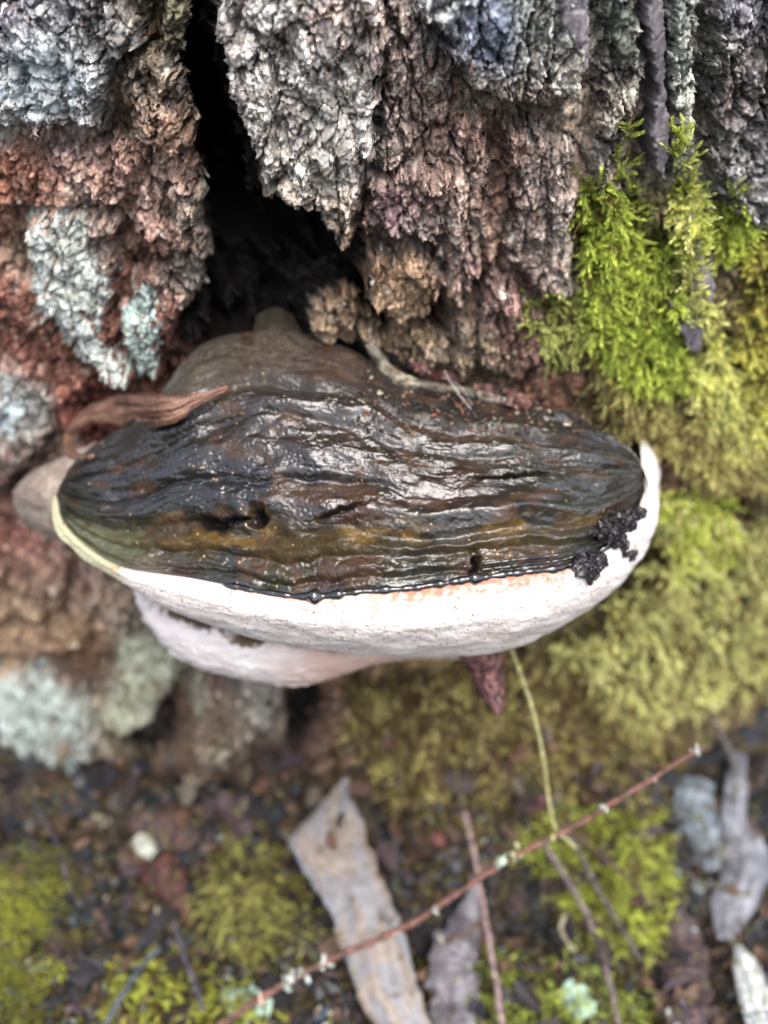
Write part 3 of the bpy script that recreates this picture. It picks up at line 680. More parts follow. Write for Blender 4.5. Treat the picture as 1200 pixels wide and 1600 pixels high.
mr = N(nt, 'ShaderNodeMapRange'); mr.inputs['To Min'].default_value = 0.8; mr.inputs['To Max'].default_value = 0.42; L(nt, wet.outputs['Fac'], mr.inputs[0]); L(nt, mr.outputs[0], b.inputs['Roughness'])
L(nt, wet.outputs['Fac'], b.inputs['Coat Weight']); b.inputs['Coat Roughness'].default_value = 0.17; b.inputs['Coat IOR'].default_value = 1.55; b.inputs['Specular IOR Level'].default_value = 0.25
mp = N(nt, 'ShaderNodeMapping'); mp.inputs['Scale'].default_value = (0.75, 1.25, 1.2); L(nt, tcn.outputs['Object'], mp.inputs[0])
n1 = N(nt, 'ShaderNodeTexNoise', Scale=950.0, Detail=3.0, Roughness=0.55, Distortion=0.5); L(nt, mp.outputs[0], n1.inputs['Vector'])
b1 = N(nt, 'ShaderNodeBump', Strength=0.42, Distance=0.00024); L(nt, n1.outputs[0], b1.inputs['Height'])
L(nt, b1.outputs[0], b.inputs['Normal']); L(nt, b1.outputs[0], b.inputs['Coat Normal'])
fungus_mesh('cap', capd.reshape(-1, 3), grid_faces(NR, NC), M_CAP, col=ccol.reshape(-1, 3), rough=(np.clip(1 - dry, 0, 1) * wetm).reshape(-1))
splat(capd)

# white rim: from the cap's edge over the bulge to the pores beneath
def under(Rw, dy, up):
    px, py, _ = project(Rw); return at_y(px, py - up, Rw[:, 1] + dy)
keys = np.stack([Fm + np.array([0, 0.005, -0.004]), Fm + np.array([0, -0.0002, -0.0002]), Fm * 0.5 + Mm * 0.5 + np.array([0, -0.0018, 0.0008]), Mm, Mm * 0.5 + Lm * 0.5 + np.array([0, -0.0012, -0.0004]), Lm, under(Lm, 0.006, 6), under(Lm, 0.022, 24), under(Lm, 0.06, 60)])
NK = 190
tt = np.r_[np.linspace(0, 5.6, 166), np.linspace(5.65, 8, 24)]
rim = np.empty((NK, NC, 3))
K = np.concatenate([keys[:1], keys, keys[-1:]])
for i_, t_ in enumerate(tt):
    a_ = min(int(t_), 7); f_ = t_ - a_; p0, p1, p2, p3 = K[a_], K[a_ + 1], K[a_ + 2], K[a_ + 3]
    rim[i_] = 0.5 * (2 * p1 + (p2 - p0) * f_ + (2 * p0 - 5 * p1 + 4 * p2 - p3) * f_ ** 2 + (3 * p1 - p0 - 3 * p2 + p3) * f_ ** 3)
n = normals(rim); n *= -np.sign((n * (rim - np.array([0, 0.03, 0.2]))).sum(-1, keepdims=True)) * -1
RX, RY, _ = project(rim)
X, Z = rim[..., 0] / MM, rim[..., 2] / MM + rim[..., 1] / MM * 0.6
T_ = np.broadcast_to(tt[:, None], X.shape)
f1, f2, rid, ox, oy = worley(X / 0.8, Z / 0.7, 401)
hr = 0.9 * fbm(X / 15, Z / 8, 402, 3) + 0.35 * fbm(X / 3.4, Z / 3, 403, 3) * (0.25 + 0.75 * sstep(4.2, 3.0, T_)) + 0.10 * rid + 0.10 * fbm(X / 0.7, Z / 0.7, 404, 2)    - 0.16 * sstep(0.1, 0.0, f2 - f1) * sstep(4.5, 3.0, T_) - 0.25 * sstep(0.04, 0.0, np.abs(fbm(X / 3, Z / 2.2, 405, 2))) * sstep(4.5, 3.2, T_)
hr += 0.4 * sstep(1.05, 1.4, T_) * sstep(2.2, 1.5, T_) * (0.5 + fbm(X / 3, Z * 0, 406, 3))
rimd = rim + n * (hr * MM * sstep(0.9, 1.5, T_))[..., None]
white, pink, rustc, grey, green = lin((214, 206, 200)), lin((212, 184, 172)), lin((176, 118, 98)), lin((178, 164, 158)), lin((172, 170, 140))
wc = np.broadcast_to(white, X.shape + (3,)).copy()
kp = np.clip(sstep(2.6, 0.9, T_ + 0.6 * fbm(X / 6, Z / 5, 407, 3)) * sstep(330, 420, RX) * sstep(920, 870, RX) * 0.9, 0, 1)[..., None]; wc = wc * (1 - kp) + pink * kp
kp = (sstep(1.95, 1.1, T_ + 0.9 * fbm(X / 2.2, Z / 2, 408, 4)) * sstep(380, 460, RX) * sstep(900, 880, RX) * (0.45 + 0.55 * sstep(560, 640, RX)))[..., None]; wc = wc * (1 - kp) + rustc * kp
kp = (0.55 * sstep(-0.15, 0.3, fbm(X / 9, Z / 6, 409, 4)) * sstep(2.5, 4, T_))[..., None]; wc = wc * (1 - kp) + grey * kp
kp = (sstep(215, 170, RX + 14 * fbm(X / 4, Z / 4, 410, 3)))[..., None]; wc = wc * (1 - kp) + green * kp
tan_ = (0.35 * sstep(0.1, 0.42, fbm(X / 5, Z / 3.5, 412, 4)) * sstep(4.2, 3.4, T_))[..., None]; wc = wc * (1 - tan_) + lin((184, 150, 122)) * tan_
sp = (rid > 0.90) & (f1 < 0.36) & (fbm(X / 7, Z / 5, 411, 2) > -0.1); wc = np.where(sp[..., None], lin((120, 92, 78)), wc)
M_RIM = attr_material('white_pore_rim', rough=0.75, spec=0.3, grains=((1500, 0.92, 1.05),), bump=0.35, bscale=2600, bdist=0.0003, sss=0.25)
fungus_mesh('white_rim', rimd.reshape(-1, 3), grid_faces(NK, NC), M_RIM, col=wc.reshape(-1, 3))
splat(rimd[:140])

# glossy black resin edging between crust and rim: a main bead and, at right, a second one above it
M_RESIN = attr_material('black_resin', rough=0.08, spec=0.6, grains=((600, 0.7, 1.3),), bump=0.12, bscale=500, coat=1.0, colour=(0.006, 0.005, 0.006))
def tube(Pw, R, ns=10, flat=None, s=0, lumps=0.0):
    Pw = np.asarray(Pw, float); m = len(Pw)
    T = np.gradient(Pw, axis=0); T /= np.linalg.norm(T, axis=1, keepdims=True) + 1e-12
    ref = np.array([0, -0.6, 0.8]); A = np.cross(T, ref); A /= np.linalg.norm(A, axis=1, keepdims=True) + 1e-9; Bn = np.cross(A, T)
    an = np.linspace(0, 2 * np.pi, ns, endpoint=False)
    R = np.broadcast_to(np.asarray(R, float), (m,))
    rr = R[:, None] * (1 + (lumps * fbm(np.arange(m)[:, None] / 4.0 + 0 * an, an[None] * 2 + 0 * R[:, None], s, 3) if lumps else 0))
    V = Pw[:, None] + rr[..., None] * (np.cos(an)[None, :, None] * A[:, None] + np.sin(an)[None, :, None] * Bn[:, None])
    V = np.concatenate([V.reshape(-1, 3), Pw[:1], Pw[-1:]])
    i = np.arange(m * ns).reshape(m, ns); j = np.roll(i, -1, 1)
    F = np.stack([i[:-1], i[1:], j[1:], j[:-1]], -1).reshape(-1, 4)
    c0, c1 = m * ns, m * ns + 1
    E = [np.stack([np.full(ns, c0), i[0], j[0], j[0]], -1), np.stack([np.full(ns, c1), j[-1], i[-1], i[-1]], -1)]
    tri = np.concatenate(E)[:, :3]
    return V, F, tri
def tube_obj(name, Pw, R, mat, ns=10, s=0, lumps=0.0, col=None, off=None):
    V, F, tri = tube(Pw, R, ns, s=s, lumps=lumps)
    off = np.zeros(3) if off is None else off
    me = bpy.data.meshes.new(name); me.from_pydata((V - off).tolist(), [], F.tolist() + tri.tolist()); me.update()
    for p in me.polygons: p.use_smooth = True
    if col is not None:
        c = np.broadcast_to(col, (len(V), 3)) if np.ndim(col) == 1 else np.concatenate([np.repeat(col, ns, 0), col[:1], col[-1:]])
        a = me.attributes.new('Col', 'FLOAT_COLOR', 'POINT'); a.data.foreach_set('color', np.hstack([c, np.ones((len(V), 1))]).astype(np.float32).ravel())
    me.materials.append(mat); o = bpy.data.objects.new(name, me); COLL.objects.link(o); return o
F0 = np.array([0, 0, 0.2])
for a_, b_, dz, r0 in ((0.30, 0.90, 0.0, 1.4), (0.66, 0.895, -2.4, 0.5), (0.655, 0.90, -4.2, 0.55)):
    sel = np.arange(int(a_ * NC), int(b_ * NC), 2)
    q = Fm[sel].copy(); tx = np.linspace(0, 1, len(sel)); px_, py_, _ = project(q)
    q = on(px_, py_ + 1 + dz * 5 + 2 * fbm(tx * 30, tx * 0, 502, 3) , 0.0002)
    k = np.ones(5) / 5; q = np.stack([np.convolve(np.pad(q[:, i], 2, 'edge'), k, 'valid') for i in range(3)], 1)
    rad = r0 * MM * (0.75 + 0.9 * fbm(tx * 26, tx * 0, 503, 3)) * sstep(0, 0.02, tx) * sstep(1, 0.97, tx)
    if dz == 0: rad += 1.6 * MM * np.exp(-((px_ - 492) / 13) ** 2) + 0.9 * MM * np.exp(-((px_ - 742) / 8) ** 2)
    rad = np.clip(rad, 0.12 * MM, None)
    o = tube_obj('resin_edge', q, rad, M_RESIN, 12, off=F0); o.parent = fungus

# pale second tier below the big bracket, and the beige young lobe at its left end
def loft(name, rows, n_u, n_v, amp, colf, mat, seed, parent=fungus, closed=False):
    R_ = np.stack([row(r, n_u) for r in rows])
    idx = np.linspace(0, len(rows) - 1, n_v); out = np.empty((n_v, n_u, 3)); K = np.concatenate([2 * R_[:1] - R_[1:2], R_, 2 * R_[-1:] - R_[-2:-1]])
    for i_, t_ in enumerate(idx):
        a_ = min(int(t_), len(rows) - 2); f_ = t_ - a_; p0, p1, p2, p3 = K[a_], K[a_ + 1], K[a_ + 2], K[a_ + 3]
        out[i_] = 0.5 * (2 * p1 + (p2 - p0) * f_ + (2 * p0 - 5 * p1 + 4 * p2 - p3) * f_ ** 2 + (3 * p1 - p0 - 3 * p2 + p3) * f_ ** 3)
    n = normals(out); n *= np.sign((n * (CAM - out)).sum(-1, keepdims=True))
    X, Z = out[..., 0] / MM, (out[..., 2] + out[..., 1] * 0.7) / MM
    out = out + n * ((amp * fbm(X / 9, Z / 7, seed, 4) + 0.12 * fbm(X / 0.9, Z / 0.9, seed + 2, 2)) * MM)[..., None]
    px_, py_, _ = project(out)
    c = colf(px_, py_, X, Z)
    o = fungus_mesh(name, out.reshape(-1, 3), grid_faces(n_v, n_u), mat, col=c.reshape(-1, 3), parent=parent)
    splat(out); return o
def lobe_col(px, py, X, Z):
    k = sstep(380, 520, px + 40 * fbm(X / 9, Z / 9, 3, 3))[..., None]
    c = lin((212, 204, 200)) * (1 - k) + lin((188, 160, 148)) * k
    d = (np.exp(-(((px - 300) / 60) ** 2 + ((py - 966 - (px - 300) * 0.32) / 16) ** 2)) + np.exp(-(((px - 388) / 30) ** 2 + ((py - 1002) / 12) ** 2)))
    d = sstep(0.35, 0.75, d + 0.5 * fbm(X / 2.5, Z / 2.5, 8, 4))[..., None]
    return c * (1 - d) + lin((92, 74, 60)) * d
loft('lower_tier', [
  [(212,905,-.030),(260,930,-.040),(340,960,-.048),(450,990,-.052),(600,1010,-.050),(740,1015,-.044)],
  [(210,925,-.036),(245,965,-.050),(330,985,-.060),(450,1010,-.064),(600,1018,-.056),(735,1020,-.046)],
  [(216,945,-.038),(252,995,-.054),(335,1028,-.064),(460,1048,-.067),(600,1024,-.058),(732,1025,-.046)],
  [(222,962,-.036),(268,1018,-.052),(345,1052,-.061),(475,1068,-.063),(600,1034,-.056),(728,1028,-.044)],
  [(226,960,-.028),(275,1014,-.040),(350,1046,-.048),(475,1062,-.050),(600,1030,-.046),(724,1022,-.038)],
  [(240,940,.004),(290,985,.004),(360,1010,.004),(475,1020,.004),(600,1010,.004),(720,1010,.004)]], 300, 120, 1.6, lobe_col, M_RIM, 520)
M_YOUNG = attr_material('young_flesh', rough=0.6, spec=0.35, grains=((700, 0.8, 1.15),), bump=0.4, sss=0.1)
def young_col(px, py, X, Z):
    k = sstep(-0.2, 0.3, fbm(X / 6, Z / 6, 31, 3))[..., None]
    return lin((150, 138, 124)) * k + lin((128, 112, 102)) * (1 - k)
loft('side_lobe', [
  [(150,690,-.006),(95,715,-.002),(40,745,.004),(20,770,.006)],
  [(150,720,-.026),(95,728,-.020),(45,748,-.012),(22,775,-.004)],
  [(150,760,-.032),(95,762,-.030),(48,765,-.024),(20,785,-.006)],
  [(150,810,-.036),(100,805,-.034),(50,800,-.024),(24,800,-.006)],
  [(150,860,-.034),(112,850,-.032),(62,830,-.022),(34,815,-.004)],
  [(170,862,-.005),(120,855,-.002),(75,838,.004),(45,825,.008)]], 90, 90, 1.2, young_col, M_YOUNG, 540)
loft('back_knob', [
  [(385,575,.012),(430,570,.006),(480,575,.012)],
  [(392,530,.012),(430,520,.006),(474,530,.012)],
  [(402,492,.020),(432,480,.022),(458,492,.020)]], 40, 30, 1.0, lambda a, b, X, Z: np.broadcast_to(lin((62, 56, 44)), X.shape + (3,)) * (1 + 0.8 * fbm(X / 3, Z / 3, 5, 3))[..., None], M_YOUNG, 550)

# ------------------------------------------------------------------ black crumbly lumps on the right of the rim
M_LUMP = attr_material('glossy_black_crumbs', rough=0.28, spec=0.5, grains=((900, 0.5, 1.6),), bump=0.5, bscale=1600, coat=0.25, colour=(0.007, 0.004, 0.006))
def lump(name, spots, label, seed):
    V, F = [], []; base = 0
    ico = bpy.data.meshes.new('t'); import bmesh; bm = bmesh.new(); bmesh.ops.create_icosphere(bm, subdivisions=2, radius=1.0)
    iv = np.array([v_.co[:] for v_ in bm.verts]); fi = np.array([[v_.index for v_ in f_.verts] for f_ in bm.faces]); bm.free(); bpy.data.meshes.remove(ico)
    r = np.random.default_rng(seed)
    for (cx, cy, sx, sy, nb, rr, lift) in spots:
        for _ in range(nb):
            a_, q_ = r.uniform(0, 2 * np.pi), r.uniform(0, 1) ** 0.5
            p = on(cx + sx * q_ * math.cos(a_), cy + sy * q_ * math.sin(a_), lift * MM * (1 - q_ * q_) * r.uniform(0.2, 1.0))
            q = iv * (1 + 0.35 * r.standard_normal((len(iv), 1)) * 0.5) * rr * MM * r.uniform(0.5, 1.2) * r.uniform(0.7, 1.2, 3)
            V.append(q + p); F.append(fi + base); base += len(iv)
    V = np.concatenate(V); F = np.concatenate(F); c0 = V.mean(0)
    o = mesh_from(name, V - c0, F, M_LUMP, smooth=False); o.location = c0
    return tag(o, label, 'debris')
lump('black_lump', [(966,816,24,14,120,1.5,7), (950,832,16,12,60,1.5,7), (992,802,18,8,34,1.1,6), (985,866,14,6,14,0.9,3), (965,846,14,12,40,1.3,4)], 'larger crumbly purple-black lump hanging over the right end of the white rim', 5)
lump('black_lump', [(915,884,18,14,70,1.6,5), (936,878,13,11,34,1.3,4), (922,898,10,9,24,1.1,3)], 'smaller glossy black lump at the right end of the resin edge', 6)

# ------------------------------------------------------------------ ribbons: dead leaves and bark strips
def ribbon(name, cl, mat, label=None, cat=None, lift=0.003, cup=0.25, thick=0.14, n=110, m=24, c1=(110,70,60), c2=(80,50,44), seed=1, rag=0.06, veins=True, twist=0.0, parent=None, depths=None, straight=False):
    """centre line rows (px, py, width in photo pixels, lift in mm); the sheet is cupped, ragged and has a thickness"""
    R_ = spline(cl, n); px, py, wpx, lf = R_[:, 0], R_[:, 1], R_[:, 2], R_[:, 3]
    d = depth_at(px, py, 1); k = np.ones(15) / 15; d = np.convolve(np.pad(d, 7, 'edge'), k, 'valid')
    if depths is not None: d = np.interp(np.linspace(0, 1, n), np.linspace(0, 1, len(depths)), depths) + lf * MM
    C0 = at_depth(px, py, d - lf * MM)
    T = np.gradient(C0, axis=0); T /= np.linalg.norm(T, axis=1, keepdims=True)
    if straight: T = np.tile((C0[-1] - C0[0]) / np.linalg.norm(C0[-1] - C0[0]), (n, 1))
    view = CAM - C0; view /= np.linalg.norm(view, axis=1, keepdims=True)
    S = np.cross(T, view); S /= np.linalg.norm(S, axis=1, keepdims=True); Nn = np.cross(S, T)
    wid = wpx / FPX * (d - lf * MM) / 2
    q = np.linspace(-1, 1, m)
    tl = np.linspace(0, 1, n)
    edge = 1 + rag * 3 * fbm(tl[:, None] * 14 + 0 * q, np.sign(q)[None] * 3 + 0 * tl[:, None], seed, 4)
    a = twist * np.sin(tl * 5 + seed)[:, None]
    off = q[None] * wid[:, None] * edge
    bend = -cup * (q[None] ** 2) * wid[:, None] + 0.10 * wid[:, None] * fbm(tl[:, None] * 9 + 0 * q, q[None] * 2 + 0 * tl[:, None], seed + 3, 3)
    V = C0[:, None] + S[:, None] * (off * np.cos(a))[..., None] + Nn[:, None] * (bend + off * np.sin(a))[..., None]
    t_ = thick * MM
    V = V + Nn[:, None] * ((0.05 * fbm(tl[:, None] * 26 + 0 * q, q[None] * 4 + 0 * tl[:, None], seed + 5, 4) + 0.035 * np.abs(fbm(tl[:, None] * 22 - np.abs(q)[None] * 3, np.sign(q)[None] * 3 + q[None] * 1.2 + 0 * tl[:, None], seed + 6, 2))) * np.clip(wid[:, None], 0, 0.006))[..., None] * 2.0
    rid_ = 0.15 * MM * np.exp(-(q / 0.1) ** 2) * veins
    V = V + Nn[:, None] * rid_[None, :, None]
    Vb = V - Nn[:, None] * t_
    nc = m
    F = grid_faces(n, nc); Fb = F[:, ::-1] + n * nc
    i = np.arange(n * nc).reshape(n, nc); j = i + n * nc
    rim_ = [np.stack([e[:-1], e[1:], f[1:], f[:-1]], -1) for e, f in ((i[:, 0], j[:, 0]), (j[:, -1], i[:, -1]), (j[0], i[0]), (i[-1], j[-1]))]
    nz = fbm(tl[:, None] * 7 + 0 * q, q[None] * 2.5 + 0 * tl[:, None], seed + 9, 4)
    k = sstep(-0.25, 0.25, nz)[..., None]
    c = lin(c1) * k + lin(c2) * (1 - k)
    stv = 1 + 0.5 * fbm(tl[:, None] * 3 + 0 * q, q[None] * 6 + 0 * tl[:, None], seed + 12, 3) + 0.3 * fbm(tl[:, None] * 30 + 0 * q, q[None] * 5 + 0 * tl[:, None], seed + 13, 2) - 0.25 * np.abs(q[None]) ** 6
    c = c * stv[..., None]
    c = np.concatenate([c.reshape(-1, 3), c.reshape(-1, 3) * 0.9])
    V = np.concatenate([V.reshape(-1, 3), Vb.reshape(-1, 3)]); c0 = V.mean(0) if parent is None else np.zeros(3)
    o = mesh_from(name, V - c0, np.concatenate([F, Fb] + rim_), mat, parent, col=c); o.location = c0 if parent is None else (0, 0, 0)
    if label: tag(o, label, cat)
    splat(V)
    return o
ribbon('curled_leaf', [(148,712,5,1),(128,716,12,4),(108,706,14,8),(106,688,13,11),(118,664,15,13),(150,646,32,14),(190,641,54,15),(230,642,56,15),(270,638,42,13),(300,627,24,11),(330,616,11,9),(357,605,9,6)], M_LEAF,
       'curled red-brown dead leaf lying across the left of the black cap', 'leaf', c1=(134,102,84), c2=(84,58,48), seed=3, cup=0.2, rag=0.08, thick=0.1)
ribbon('bark_sliver', [(578,540,12,5),(590,556,18,5),(606,580,22,4),(640,598,20,4),(700,608,18,4),(750,618,16,3),(800,630,12,3)], M_LICHEN,
       'pale lichened bark sliver curving along the back edge of the cap', 'bark', c1=(168,164,144), c2=(118,104,92), seed=8, cup=0.6, rag=0.12, thick=1.2, veins=False)
ribbon('bark_sliver', [(640,566,10,3),(670,582,22,3),(705,590,18,3),(730,600,10,2)], M_STRIP,
       'dark red bark sliver just above the pale lichened one', 'bark', c1=(104,62,60), c2=(66,44,44), seed=9, cup=0.6, rag=0.15, thick=1.0, veins=False)
ribbon('bark_sliver', [(740,605,12,3),(780,614,24,3),(810,626,24,3),(826,636,12,3)], M_STRIP,
       'pink-brown bark sliver at the right end of the pale one', 'bark', c1=(122,88,78), c2=(84,58,54), seed=12, cup=0.5, rag=0.15, thick=1.0, veins=False)
ribbon('hanging_bark', [(745,1005,90,4),(758,1040,64,5),(768,1075,44,6),(776,1100,28,6),(778,1118,8,6)], M_STRIP,
       'dark red-brown pointed bark scrap hanging below the white rim', 'bark', depths=(.308,.312,.316,.318,.318), c1=(112,76,72), c2=(58,38,38), seed=15, cup=0.7, rag=0.1, thick=1.5, veins=False)

# ------------------------------------------------------------------ litter crumbs: nobody could count them
def litter(n, box, sizes, cols, seed, lift=1.0):
    r = np.random.default_rng(seed); V, F, C = [], [], []
    px = r.uniform(box[0], box[2], n); py = r.uniform(box[1], box[3], n)
    P_ = on(px, py)
    if box[1] < 1150 and box[2] < 900:      # trunk only, not the bracket in front of it
        i_ = ((px + 200) / 2).astype(int); j_ = ((py + 200) / 2).astype(int); k_ = zbuf[j_, i_] > ztrunk[j_, i_] - 0.012
        px, py, P_ = px[k_], py[k_], P_[k_]; n = len(px)
    base = 0
    for i in range(n):
        Ls = r.uniform(*sizes) * MM; W = Ls * r.uniform(0.25, 0.8); a = r.uniform(0, 6.28)
        ax_ = np.array([math.cos(a), math.sin(a), r.normal(0, 0.45)]); ax_ /= np.linalg.norm(ax_)
        nn_ = np.array([r.normal(0, 0.5), r.normal(-0.3, 0.5), 1.0]); s_ = np.cross(nn_, ax_); s_ /= np.linalg.norm(s_); nn_ = np.cross(ax_, s_)
        k = 7; an = np.linspace(0, 2 * np.pi, k, endpoint=False); rr = r.uniform(0.55, 1.1, k)
        top = P_[i] + nn_ * r.uniform(0.3, lift * 3) * MM + (np.cos(an) * rr)[:, None] * ax_ * Ls / 2 + (np.sin(an) * rr)[:, None] * s_ * W / 2 + nn_ * (r.normal(0, 0.12, k) * Ls)[:, None]
        bot = top - nn_ * 0.35 * MM
        V.append(top); V.append(bot)
        idx = np.arange(k) + base; jd = idx + k
        F += [[idx[0], idx[a1], idx[a1 + 1]] for a1 in range(1, k - 1)] + [[idx[a1], jd[a1], jd[(a1 + 1) % k]] for a1 in range(k)] + [[idx[a1], jd[(a1 + 1) % k], idx[(a1 + 1) % k]] for a1 in range(k)]
        cc = lin(cols[r.integers(len(cols))]) * r.uniform(0.7, 1.25); C.append(np.tile(cc, (2 * k, 1))); base += 2 * k
    return np.concatenate(V), np.array(F), np.concatenate(C)
LC = [(70,60,56),(92,74,62),(60,58,62),(108,86,70),(84,70,74),(50,46,46),(96,98,100),(116,90,74),(74,76,60),(64,72,82)]
V, F, C = litter(3000, (-200, 1190, 1400, 1860), (2.5, 9), LC, 61, 2.0)
C = C * 1.05
V2, F2, C2 = litter(420, (-200, 1190, 1400, 1860), (9, 20), LC[:6], 64, 6.0)
F = np.concatenate([F, F2 + len(V)]); V = np.concatenate([V, V2]); C = np.concatenate([C, C2 * 0.7])
o = mesh_from('leaf_litter', V, F, M_LEAF, col=C, smooth=False); tag(o, 'dark crumbs and leaf scraps strewn over the forest floor', 'litter', kind='stuff')
splat(V)

# leaves on the ground
M_GUM = attr_material('grey_gum_leaf', rough=0.5, spec=0.4, grains=((300, 0.85, 1.12), (1500, 0.88, 1.1)), bump=0.2, bscale=900, translucent=0.08)
fill()
ribbon('gum_leaf', [(540,1214,8,0),(526,1250,54,0),(508,1290,112,0),(520,1330,112,0),(552,1390,100,0),(580,1460,98,0),(594,1502,96,0),(604,1545,96,0),(630,1600,80,0),(680,1740,60,0)], M_GUM,
       'large grey and tan gum leaf standing below the fungus at bottom centre', 'leaf', c1=(112,112,116), c2=(122,110,100), seed=21, cup=0.12, rag=0.09, depths=(.43,.40,.375,.36), straight=True)
ribbon('gum_leaf', [(740,1370,10,14),(738,1410,26,12),(722,1460,62,10),(705,1510,76,8),(712,1570,80,8),(715,1640,70,8)], M_GUM,
       'torn grey leaf right of the large gum leaf', 'leaf', c1=(112,110,116), c2=(94,88,92), seed=22, rag=0.14)
ribbon('gum_leaf', [(1152,1175,24,12),(1150,1230,34,12),(1146,1290,40,10),(1160,1330,76,10),(1162,1370,70,9),(1138,1430,52,8),(1135,1470,16,8)], M_GUM,
       'silvery grey leaf leaning at the right edge above the whitish one', 'leaf', c1=(122,124,132), c2=(96,96,102), seed=23, rag=0.1)
ribbon('gum_leaf', [(1152,1478,12,10),(1165,1510,40,10),(1180,1560,50,9),(1200,1620,50,9)], M_GUM,
       'whitish leaf at the bottom right corner', 'leaf', c1=(190,194,192), c2=(160,162,160), seed=24, rag=0.04)
ribbon('gum_leaf', [(1090,1215,50,6),(1085,1260,60,6),(1100,1310,50,6),(1112,1360,24,6)], M_GUM,
       'blurred blue-grey leaf in shade left of the silvery leaf', 'leaf', c1=(112,122,130), c2=(84,88,92), seed=25, rag=0.1)
ribbon('brown_leaf', [(1052,1418,16,9),(1058,1450,60,8),(1068,1500,78,7),(1072,1560,70,7),(1075,1630,60,7)], M_LEAF,
       'dull brown and purple rotting leaf in the lower right corner', 'leaf', c1=(84,68,66), c2=(60,50,54), seed=26, rag=0.12)
ribbon('brown_leaf', [(185,1340,30,8),(225,1345,60,8),(262,1372,58,7),(285,1410,26,7),(300,1450,10,6)], M_LEAF,
       'red-brown crumpled leaf on the ground at lower left', 'leaf', c1=(92,62,54), c2=(58,44,42), seed=27, rag=0.15, cup=0.6)
ribbon('brown_leaf', [(205,1275,30,6),(240,1290,66,7),(280,1300,58,6),(305,1320,24,6)], M_LEAF,
       'russet leaf scrap behind the crumpled red-brown leaf', 'leaf', c1=(92,66,58), c2=(72,66,64), seed=28, rag=0.15)
ribbon('brown_leaf', [(340,1240,20,6),(365,1270,34,6),(390,1300,24,6)], M_LEAF,
       'dark purple-brown leaf scrap above the central moss tuft', 'leaf', c1=(86,66,70), c2=(60,52,56), seed=29, rag=0.15)
ribbon('white_flake', [(212,1308,20,7),(226,1322,30,7),(240,1335,16,7)], M_LICHEN, 'small white flake on the russet leaf scrap', 'flake', c1=(196,198,186), c2=(130,134,120), seed=30, rag=0.2, veins=False)
ribbon('white_flake', [(140,1282,22,7),(158,1284,20,7),(172,1280,10,7)], M_LICHEN, 'small cream flake on dark soil at far lower left', 'flake', c1=(176,172,146), c2=(120,112,92), seed=31, rag=0.2, veins=False)
ribbon('lichen_flake', [(880,1542,26,9),(902,1560,40,9),(915,1590,34,9)], M_LICHEN, 'mint white lichen flake on moss at the bottom, right of centre', 'lichen', c1=(196,222,204), c2=(168,196,176), seed=32, rag=0.25, veins=False)
ribbon('lichen_flake', [(345,1560,30,9),(385,1566,46,9),(425,1572,34,9)], M_LICHEN, 'mint white lichen flake on moss where the red twig leaves the picture', 'lichen', c1=(188,212,194), c2=(150,176,156), seed=33, rag=0.3, veins=False)
ribbon('red_crumb', [(672,1306,16,6),(684,1312,22,6),(696,1318,14,6)], M_STRIP, 'small brick-red crumb on the mossy soil under the fungus', 'crumb', c1=(112,70,60), c2=(90,56,48), seed=34, rag=0.2, veins=False)
ribbon('bark_scrap', [(812,1216,20,5),(828,1240,44,5),(838,1272,26,5)], M_STRIP, 'dull maroon bark scrap beside the pale grass stalk', 'bark', c1=(112,70,80), c2=(80,54,60), seed=35, rag=0.2, veins=False)

V, F, C = litter(90, (-100, 1220, 1300, 1640), (2, 5), [(176,180,176),(150,160,166),(190,184,160)], 62, 1.6)
o = mesh_from('pale_litter', V, F, M_LEAF, col=C, smooth=False); tag(o, 'tiny whitish crumbs scattered through the dark litter', 'litter', kind='stuff')
V, F, C = litter(130, (-60, 1170, 1000, 1320), (6, 16), [(112,84,66),(84,62,52),(120,112,98),(96,74,60),(70,58,52),(136,124,104),(90,84,56)], 65, 5.0)
V2, F2, C2 = litter(240, (0, 880, 560, 1200), (2, 6), [(150,120,96),(104,74,60),(150,148,136),(84,62,52)], 66, 1.5)
F = np.concatenate([F, F2 + len(V)]); V = np.concatenate([V, V2]); C = np.concatenate([C, C2])
o = mesh_from('bark_debris', V, F, M_BARK, col=C * 0.6, smooth=False); tag(o, 'broken brown and grey bark bits heaped against the trunk base', 'debris', kind='stuff'); splat(V)
V, F, C = litter(110, (1045, 560, 1240, 1120), (2, 6), [(112,84,62),(84,62,50),(132,112,84)], 67, 2.5)
o = mesh_from('moss_litter', V, F, M_LEAF, col=C, smooth=False); tag(o, 'brown scraps caught in the moss on the right', 'litter', kind='stuff')
V, F, C = litter(520, (560, 560, 960, 680), (0.8, 2.6), [(90,78,70),(60,54,52),(128,96,76),(150,140,120),(52,48,48),(104,66,56)], 63, 0.5)
o = mesh_from('bark_crumbs', V, F, M_BARK, col=C, smooth=False); tag(o, 'fine dark and russet bark crumbs fallen along the back edge of the cap', 'litter', kind='stuff')

